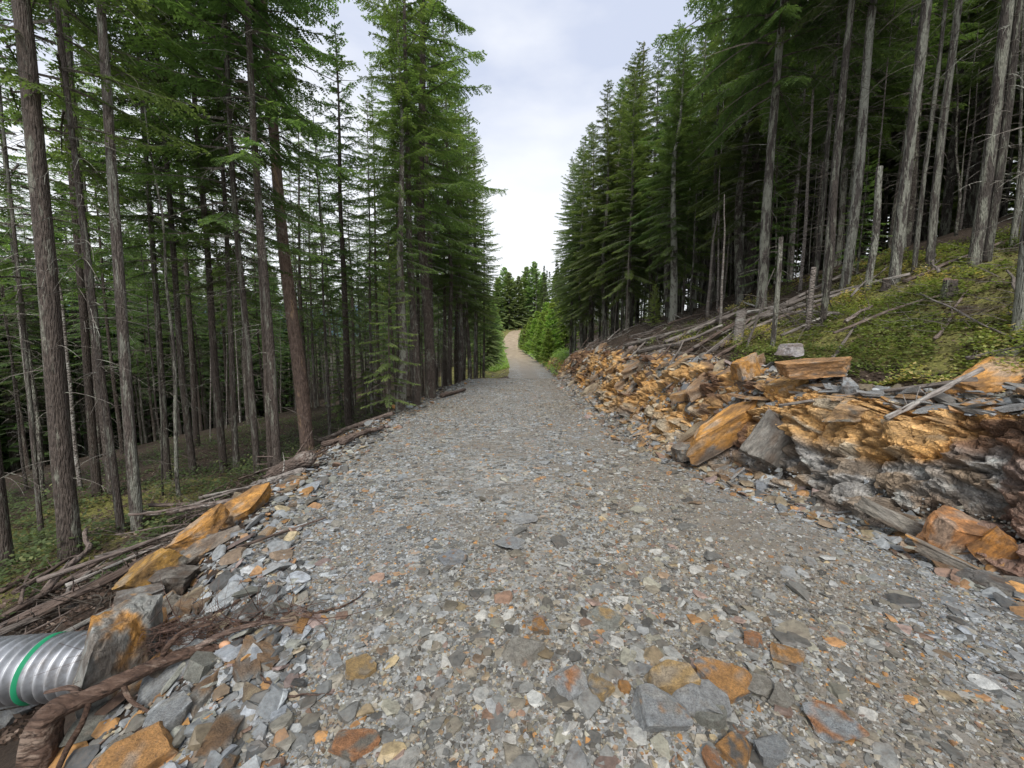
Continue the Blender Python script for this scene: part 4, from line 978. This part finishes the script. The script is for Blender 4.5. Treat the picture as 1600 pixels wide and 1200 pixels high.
def lay_log(a, b, wpx, seed, label, m=None, group=None, name='fallen_log', lift=.02, ends=None, taper=.65, bend=.03, stubs=4):
    pa, pb = (gp(*a), gp(*b)) if ends is None else (at(*a, ends[0]), at(*b, ends[1]))
    mid = (pa + pb) / 2; v_ = Vector(pb - pa); r = wpx * mid[1] / FPX / 2 / math.hypot(1, mid[0] / mid[1])
    if ends is None:
        pa[2] += lift + r; pb[2] += lift + r
        # rest on the highest ground under it
        tt = np.linspace(0, 1, 9); gap = (H(pa[0] + tt * v_.x, pa[1] + tt * v_.y) + r * .6 - (pa[2] + tt * (pb[2] - pa[2]))).max()
        if gap > 0: pa[2] += gap * .7; pb[2] += gap * .7
        mid = (pa + pb) / 2; v_ = Vector(pb - pa)
    me = log_mesh(v_.length, r, r * taper, seed, m or M_log, bend, stubs=stubs)
    o = link(name, me, loc=mid); o.rotation_euler = v_.to_track_quat('X', 'Z').to_euler()
    return tag(o, label, 'fallen log' if name == 'fallen_log' else 'branch', group)
LG = [
 ((0, 975), (200, 860), 16, .02, 'rough bark log at the left edge running up toward the thickest trunk'),
 ((0, 1000), (255, 895), 20, .10, 'long dark log lying across the middle of the left log pile'),
 ((30, 1000), (330, 845), 18, .10, 'longest log in the left pile reaching up to the orange slabs'),
 ((98, 985), (150, 868), 15, .30, 'pale log lying crosswise on top of the left pile above the pipe'),
 ((28, 985), (50, 925), 8, .22, 'short upright forked stick on the left pile'),
 ((0, 930), (110, 872), 12, .02, 'log behind the rough bark log at the left edge'),
 ((30, 945), (125, 885), 13, .12, 'short log crossing the two long logs on the left'),
 ((70, 975), (175, 905), 11, .05, 'thin log in the gap of the left pile'),
 ((220, 815), (385, 790), 11, .06, 'log lying level behind the leaning orange slab'),
 ((120, 915), (240, 865), 12, .06, 'brown log between the thickest trunk and the orange slabs'),
 ((160, 935), (300, 858), 10, .10, 'thin bark log beside the mottled orange slab'),
 ((105, 845), (240, 815), 8, .03, 'thin dark log in the green undergrowth'),
 ((500, 695), (612, 658), 9, .10, 'upper pale log of the stack on the left edge below the young firs'),
 ((505, 703), (590, 680), 10, .05, 'middle log of the stack on the left edge'),
 ((535, 700), (600, 672), 9, .04, 'lower short log of the stack on the left edge'),
 ((690, 622), (728, 612), 7, .03, 'dark log lying on the road edge by the conifer row'),
]
for k, (a, b, wd, lf, lab) in enumerate(LG):
    lay_log(a, b, wd, 300 + k, lab, lift=lf)
random.seed(21)
for k in range(34):   # thin poles and branches of the left slash pile
    y = random.uniform(2.3, 7.5); x = float(eL(y)) - random.uniform(.75, 2.3); L_ = random.uniform(.5, 1.7); a_ = R(random.gauss(62, 22)); r = random.uniform(.008, .028)
    me = log_mesh(L_, r, r * .5, 400 + k, random.choice([M_log, M_log, M_dead]), .05, 6, 5)
    o = link('branch', me, loc=(x, y, h(x, y) + random.uniform(.05, .22)), rot=(0, random.uniform(-.25, .2), a_))
    tag(o, 'thin bare branch tangled in the slash on the left slope', 'branch', 'branches in the left slash')
# right: long grey logs lying up the slope
RL = [
 ((1010, 605), (1155, 520), 8, 'grey log lowest in the right pile above the cut'), ((1060, 590), (1180, 515), 9, 'thick pale log reaching the cut slope from the stub'),
 ((1000, 575), (1130, 525), 7, 'grey log at the left end of the right pile'), ((1080, 552), (1330, 437), 7, 'long pale log sticking out past the crossed branches'),
 ((1100, 575), (1210, 515), 6, 'thin log ahead of the stub on the right'), ((1150, 500), (1420, 440), 8, 'long weathered log along the top of the grass'),
 ((1040, 545), (1165, 495), 8, 'dark log near the top of the right pile'), ((1120, 530), (1265, 475), 9, 'broad grey log in the middle of the right pile'),
 ((1170, 520), (1290, 480), 7, 'bleached log crossing toward the rough dead trunk'), ((1190, 505), (1340, 458), 8, 'bleached log between stub and broken topped snag'),
 ((1220, 535), (1300, 500), 6, 'pale log beside the young shrubs in the grass'), ((975, 550), (1110, 515), 7, 'brown log half buried at the forest edge'),
 ((1410, 445), (1560, 385), 8, 'old log at the upper edge of the grass near the right edge'), ((1290, 575), (1365, 500), 6, 'short bleached split stick standing in the grass'),
 ((1430, 470), (1600, 560), 5, 'thin dark branch lying on the grass at the right'), ((1000, 560), (1060, 548), 9, 'stubby dark log by the forest edge'),
 ((1125, 548), (1195, 500), 7, 'pale forked log right of the short grey stub')]
for k, (a, b, wd, lab) in enumerate(RL):
    lay_log(a, b, wd, 500 + k, lab, M_dead if k % 4 else M_log, lift=.04 + .02 * (k % 4))
lay_log((1385, 652), (1540, 578), 13, 540, 'pale barked log resting on the rim beside the broad orange slab', M_dead, ends=(3.6, 3.55), taper=.8)
lay_log((1215, 632), (1530, 592), 7, 541, 'long thin dead pole lying level across the slate heap', M_dead, ends=(4.3, 3.7), taper=1.5)
lay_log((1510, 560), (1600, 540), 10, 542, 'weathered plank like limb behind the broad orange slab', M_dead, ends=(4.1, 3.9))
for k in range(60):
    y = random.uniform(4.5, 26) ; x = float(eR(y)) + random.uniform(1.0, 3.6) + (1.3 if y < 7 else 0); L_ = random.uniform(.5, 2.6); a_ = R(random.gauss(28, 28)); r = random.uniform(.012, .04)
    dz = h(x + math.cos(a_) * .5, y + math.sin(a_) * .5) - h(x - math.cos(a_) * .5, y - math.sin(a_) * .5)
    me = log_mesh(L_, r, r * .5, 600 + k, random.choice([M_dead, M_dead, M_log]), .05, 6, 6)
    tag(link('branch', me, loc=(x, y, h(x, y) + random.uniform(.03, .16)), rot=(0, -math.atan(dz) + random.uniform(-.15, .15), a_)), 'dead grey branch in the slash above the right bank', 'branch', 'branches in the right slash')
# broken log end at the left edge, like a hollow snout
lay_log((425, 760), (490, 735), 34, 550, 'thick broken log end with peeling bark at the left road edge', M_log, lift=.02, taper=.75)
lay_log((395, 770), (470, 742), 16, 551, 'grey split log beside the thick broken log end', M_dead, lift=.02)
# slender stick and trailing roots on the gravel
lay_log((370, 862), (510, 815), 6, 552, 'thin dark stick lying on the gravel shoulder', M_log, name='branch', bend=.015, stubs=1)
# bare branch tangle over the right logs
tp = []
g = np.random.default_rng(77)
for k in range(26):
    p0 = gp(1265 + g.uniform(-40, 40), 500 + g.uniform(-15, 15)); p0[2] -= .05
    a = g.uniform(2.0, 4.6); l = g.uniform(.5, 1.5); s = np.linspace(0, 1, 8)
    d = np.array([math.cos(a) * .9, math.sin(a) * .5, g.uniform(.2, 1.1)])
    tp.append((p0 + l * s[:, None] * d + np.array([0, 0, -.6]) * (s ** 2)[:, None] * l, np.linspace(.012, .003, 8)))
V, Q, T = tubes(tp, 4)
tag(link('brush', mesh_np('brush', V, T, Q, M_twig)), 'arching bare grey twigs of a dead top on the right log pile', 'brush', kind='stuff')
# fine twigs on both slash piles
for nm_, side, n_, lab in (('brushwood', -1, 520, 'tangle of fine dead twigs in the left slash pile'), ('brushwood', 1, 900, 'tangle of fine dead twigs in the right slash pile')):
    tp = []
    for k in range(n_):
        y = 2.3 * (26 / 2.3) ** g.random() if side > 0 else 2.2 * (20 / 2.2) ** g.random()
        x = float(eR(y)) + .9 + g.uniform(0, 3) + (1.5 if y < 6.5 else 0) if side > 0 else float(eL(y)) - g.uniform(.7, 2.4)
        a = g.uniform(0, 6.28); l = g.uniform(.15, .7); s = np.linspace(0, 1, 5); d = np.array([math.cos(a), math.sin(a), g.uniform(-.1, .45)])
        tp.append((np.array([x, y, h(x, y) + g.uniform(.0, .08)]) + l * s[:, None] * d + g.uniform(-.25, .25, 3) * (s ** 2)[:, None] * l, np.linspace(.006, .002, 5)))
    V, Q, T = tubes(tp, 3)
    tag(link(nm_, mesh_np(nm_, V, T, Q, M_twig)), lab, 'brushwood', kind='stuff')
# stump on the grassy bank
def stump(px, py, wpx, hpx, label, seed):
    p_ = gp(px, py); d = p_[1]; r = wpx * d / FPX / 2; ht = hpx * d / FPX
    g = np.random.default_rng(seed); k = 18; an = np.arange(k) / k * 2 * math.pi
    V = []
    for i, zf in enumerate((-.2, 0, .3, .7, 1.0)):
        rr = r * (1.45, 1.3, 1.05, .95, .92)[i] * (1 + .12 * np.sin(an * 3 + seed) + .06 * g.uniform(-1, 1, k))
        z = ht * zf + (ht * .45 * g.random(k) * (.5 + .5 * np.sin(an)) if i == 4 else 0)
        V.append(np.stack([np.cos(an) * rr, np.sin(an) * rr, np.broadcast_to(z, (k,))], 1))
    V.append(np.array([[0, 0, ht * .8]])); V = np.concatenate(V)
    i = np.arange(4)[:, None] * k + np.arange(k); j = np.arange(4)[:, None] * k + (np.arange(k) + 1) % k
    Q = np.stack([i, j, j + k, i + k], -1).reshape(-1, 4); T = np.stack([4 * k + np.arange(k), 4 * k + (np.arange(k) + 1) % k, np.full(k, 5 * k)], 1)
    e = link('stump', None, loc=p_); tag(e, label, 'stump')
    link('bark', mesh_np('bark', V, None, Q, M_barkR, smooth=True), e)
    link('broken_wood', mesh_np('broken_wood', V, T, None, M_red), e)
stump(1482, 462, 17, 22, 'broken brown stump in the middle of the grassy bank', 3)
stump(1383, 452, 10, 14, 'small cut stump at the upper edge of the grass', 4)

# ------------------------------------------------------------------ corrugated metal pipe with a green band
M_pipe, n, p, _ = mat('galvanised_steel')
v = objc(n)
c = ramp(n, noise(n, v, 9, 5), [(.3, (.30, .315, .33)), (.5, (.46, .475, .50)), (.7, (.56, .58, .61))])
n.links.new(c, p.inputs['Base Color']); p.inputs['Metallic'].default_value = .8; n.links.new(clampf(n, noise(n, v, 14, 6, .7), .3, .7, .38, .68), p.inputs['Roughness'])
c = mixc(n, clampf(n, noise(n, v, 6, 7, .75), .52, .68, 0, .6), c, (.20, .17, .14)); n.links.new(c, p.inputs['Base Color'])
M_green, n, p, _ = mat('green_tape'); p.inputs['Base Color'].default_value = (.03, .36, .17, 1); p.inputs['Roughness'].default_value = .4
M_dark, n, p, _ = mat('pipe_inside'); p.inputs['Base Color'].default_value = (.20, .20, .21, 1); p.inputs['Roughness'].default_value = .6; p.inputs['Metallic'].default_value = .6
PR = .15
def pipe_surf(x0, x1, r_off=0, k=64, per=.054, amp=.0145, skew=0.):
    nx = int((x1 - x0) / per * 12) + 2
    xs = np.linspace(x0, x1, nx); an = np.arange(k) / k * 2 * math.pi
    X = np.broadcast_to(xs[:, None], (nx, k)) + skew * np.sin(an)[None]
    rr = PR + r_off + amp * np.cos(X / per * 2 * math.pi + an[None] * 1.0 / 1.0)   # helical ribs
    V = np.stack([X, rr * np.cos(an), rr * np.sin(an)], -1).reshape(-1, 3)
    i = np.arange(nx - 1)[:, None] * k + np.arange(k); j = np.arange(nx - 1)[:, None] * k + (np.arange(k) + 1) % k
    return V, np.stack([i, j, j + k, i + k], -1).reshape(-1, 4)
pc = at(62, 1043, 2.02)
pe = link('culvert_pipe', None, loc=pc, rot=(0, R(-1.5), R(4)))
tag(pe, 'galvanised corrugated metal pipe with a green band at the left picture edge', 'pipe')
V, Q = pipe_surf(-1.6, .33); link('pipe_wall', mesh_np('pipe_wall', V, None, Q, M_pipe, smooth=True), pe)
V, Q = pipe_surf(-1.59, .325, -.006); link('inner_wall', mesh_np('inner_wall', V, None, Q[:, ::-1], M_dark, smooth=True), pe)
V, Q = pipe_surf(.03, .042, .0018, skew=.012); link('green_band', mesh_np('green_band', V, None, Q, M_green, smooth=True), pe)

# ------------------------------------------------------------------ torn root in the left foreground
def curve(pts, n_=40):
    pts = np.array(pts, float); t = np.linspace(0, len(pts) - 1, n_)
    out = []
    for q in range(3):
        p_ = np.concatenate([[2 * pts[0, q] - pts[1, q]], pts[:, q], [2 * pts[-1, q] - pts[-2, q]]]); i = np.minimum(t.astype(int), len(pts) - 2); f = t - i
        a, b, c_, d = p_[i], p_[i + 1], p_[i + 2], p_[i + 3]
        out.append(.5 * (2 * b + (c_ - a) * f + (2 * a - 5 * b + 4 * c_ - d) * f ** 2 + (3 * b - a - 3 * c_ + d) * f ** 3))
    return np.stack(out, 1)
def root_mesh(name, pix, widths, seed, n_=60, k=14, rough=.14, m=M_root):
    P_ = curve([at(*q) for q in pix], n_)
    r = np.interp(np.linspace(0, 1, n_), np.linspace(0, 1, len(widths)), [w_ * q[2] / FPX / 2 / math.hypot(1, (q[0] - 800) / FPX) for w_, q in zip(widths, pix)])
    V, Q, T = tubes([(P_, r)], k)
    c0 = np.repeat(P_, k, 0); V = c0 + (V - c0) * (1 + rough * .9 * fbm(np.tile(np.cos(np.arange(k) * 2 * math.pi / k) * 2.2, n_), np.tile(np.sin(np.arange(k) * 2 * math.pi / k) * 2.2, n_), np.repeat(np.arange(n_) / 9., k), seed, 4) + rough * .6 * np.sin(np.tile(np.arange(k), n_) * 2 * math.pi / k * 4 + seed))[:, None]
    return mesh_np(name, V, T, Q, m, smooth=True)
re = link('torn_root', None, loc=(0, 0, 0)); re_lab = 'big torn brown root arching over the stones in front of the metal pipe'
tag(re, re_lab, 'root')
link('main_root', root_mesh('main_root', [(60, 1290, 1.62), (62, 1190, 1.64), (78, 1118, 1.68), (130, 1092, 1.74), (190, 1064, 1.80), (250, 1036, 1.88), (300, 1018, 1.94), (345, 1012, 2.0)], [112, 84, 56, 37, 33, 29, 24, 16], 1, 80, 18), re)
link('side_root', root_mesh('side_root', [(343, 1006, 2.0), (352, 1022, 1.98), (340, 1045, 1.93), (318, 1066, 1.88), (345, 1078, 1.84), (372, 1096, 1.8), (392, 1120, 1.76), (402, 1140, 1.74)], [14, 18, 16, 18, 12, 9, 7, 4], 2, 60, 10), re)
link('lower_root', root_mesh('lower_root', [(140, 1095, 1.74), (128, 1130, 1.68), (105, 1170, 1.62), (85, 1215, 1.56)], [12, 14, 14, 12], 3, 30, 10), re)
for sd_, pth, wd_ in ((11, [(250, 1036, 1.88), (262, 1010, 1.9), (290, 985, 1.95), (330, 975, 2.0)], [16, 12, 9, 5]), (12, [(300, 1018, 1.94), (345, 992, 2.0), (400, 975, 2.06), (460, 968, 2.12)], [15, 11, 8, 4]), (13, [(190, 1064, 1.80), (205, 1095, 1.76), (240, 1118, 1.74), (262, 1150, 1.70)], [13, 9, 6, 4]), (14, [(130, 1092, 1.74), (110, 1075, 1.76), (70, 1082, 1.74)], [20, 14, 8])):
    link('fork_root', root_mesh('fork_root', pth, wd_, sd_, 30, 8), re)
M_cutw, n, p, _ = mat('cut_wood'); p.inputs['Roughness'].default_value = .7
n.links.new(ramp(n, noise(n, objc(n), 30, 4), [(.3, (.45, .22, .11)), (.7, (.68, .40, .24))]), p.inputs['Base Color'])
Vi, Ti = ICO[3]; pp = at(352, 1008, 1.985)
link('cut_end', mesh_np('cut_end', Vi * (.032, .02, .022) + pp, Ti, None, M_cutw, smooth=True), re)
# fine rootlets: a fuzzy brown mat behind the root
tp = []
g = np.random.default_rng(8)
for k in range(520):
    px = g.uniform(180, 470); py = 1012 - (px - 190) * .15 + g.uniform(-26, 16); yd = 2.02 + (px - 190) * .0006 + g.uniform(-.05, .08)
    p0 = at(px, py, yd); l = g.uniform(.05, .42); s = np.linspace(0, 1, 6)
    d = np.array([g.uniform(-1, 1.2), g.uniform(-.4, .4), g.uniform(-.3, .22)])
    tp.append((p0 + l * s[:, None] * d + g.uniform(-.5, .5, 3) * (s ** 2)[:, None] * l + g.uniform(-.3, .3, 3) * (s ** 3)[:, None] * l, np.linspace(.0012 + .006 * g.random() ** 3, .0008, 6)))
V, Q, T = tubes(tp, 4)
rl = link('rootlets', mesh_np('rootlets', V, T, Q, M_rootd), re)
def ground_root(pix, w0, w1, seed, label):
    P_ = curve([gp(*q) + np.array([0, 0, .018]) for q in pix], 30)
    V, Q, T = tubes([(P_ + np.random.default_rng(seed).normal(0, .003, P_.shape), np.linspace(w0, w1, 30))], 6)
    tag(link('thin_root', mesh_np('thin_root', V, T, Q, M_root, smooth=True)), label, 'root')
ground_root([(385, 985), (430, 965), (490, 962), (540, 950), (575, 925)], .014, .003, 5, 'long thin root trailing from the root mat across the gravel')
ground_root([(385, 1058), (415, 1068), (445, 1092), (480, 1090), (518, 1090)], .008, .003, 6, 'thin reddish root lying on the gravel right of the torn root')
ground_root([(410, 965), (425, 950), (445, 948), (480, 955)], .007, .003, 7, 'short curved rootlet beside the long thin root')
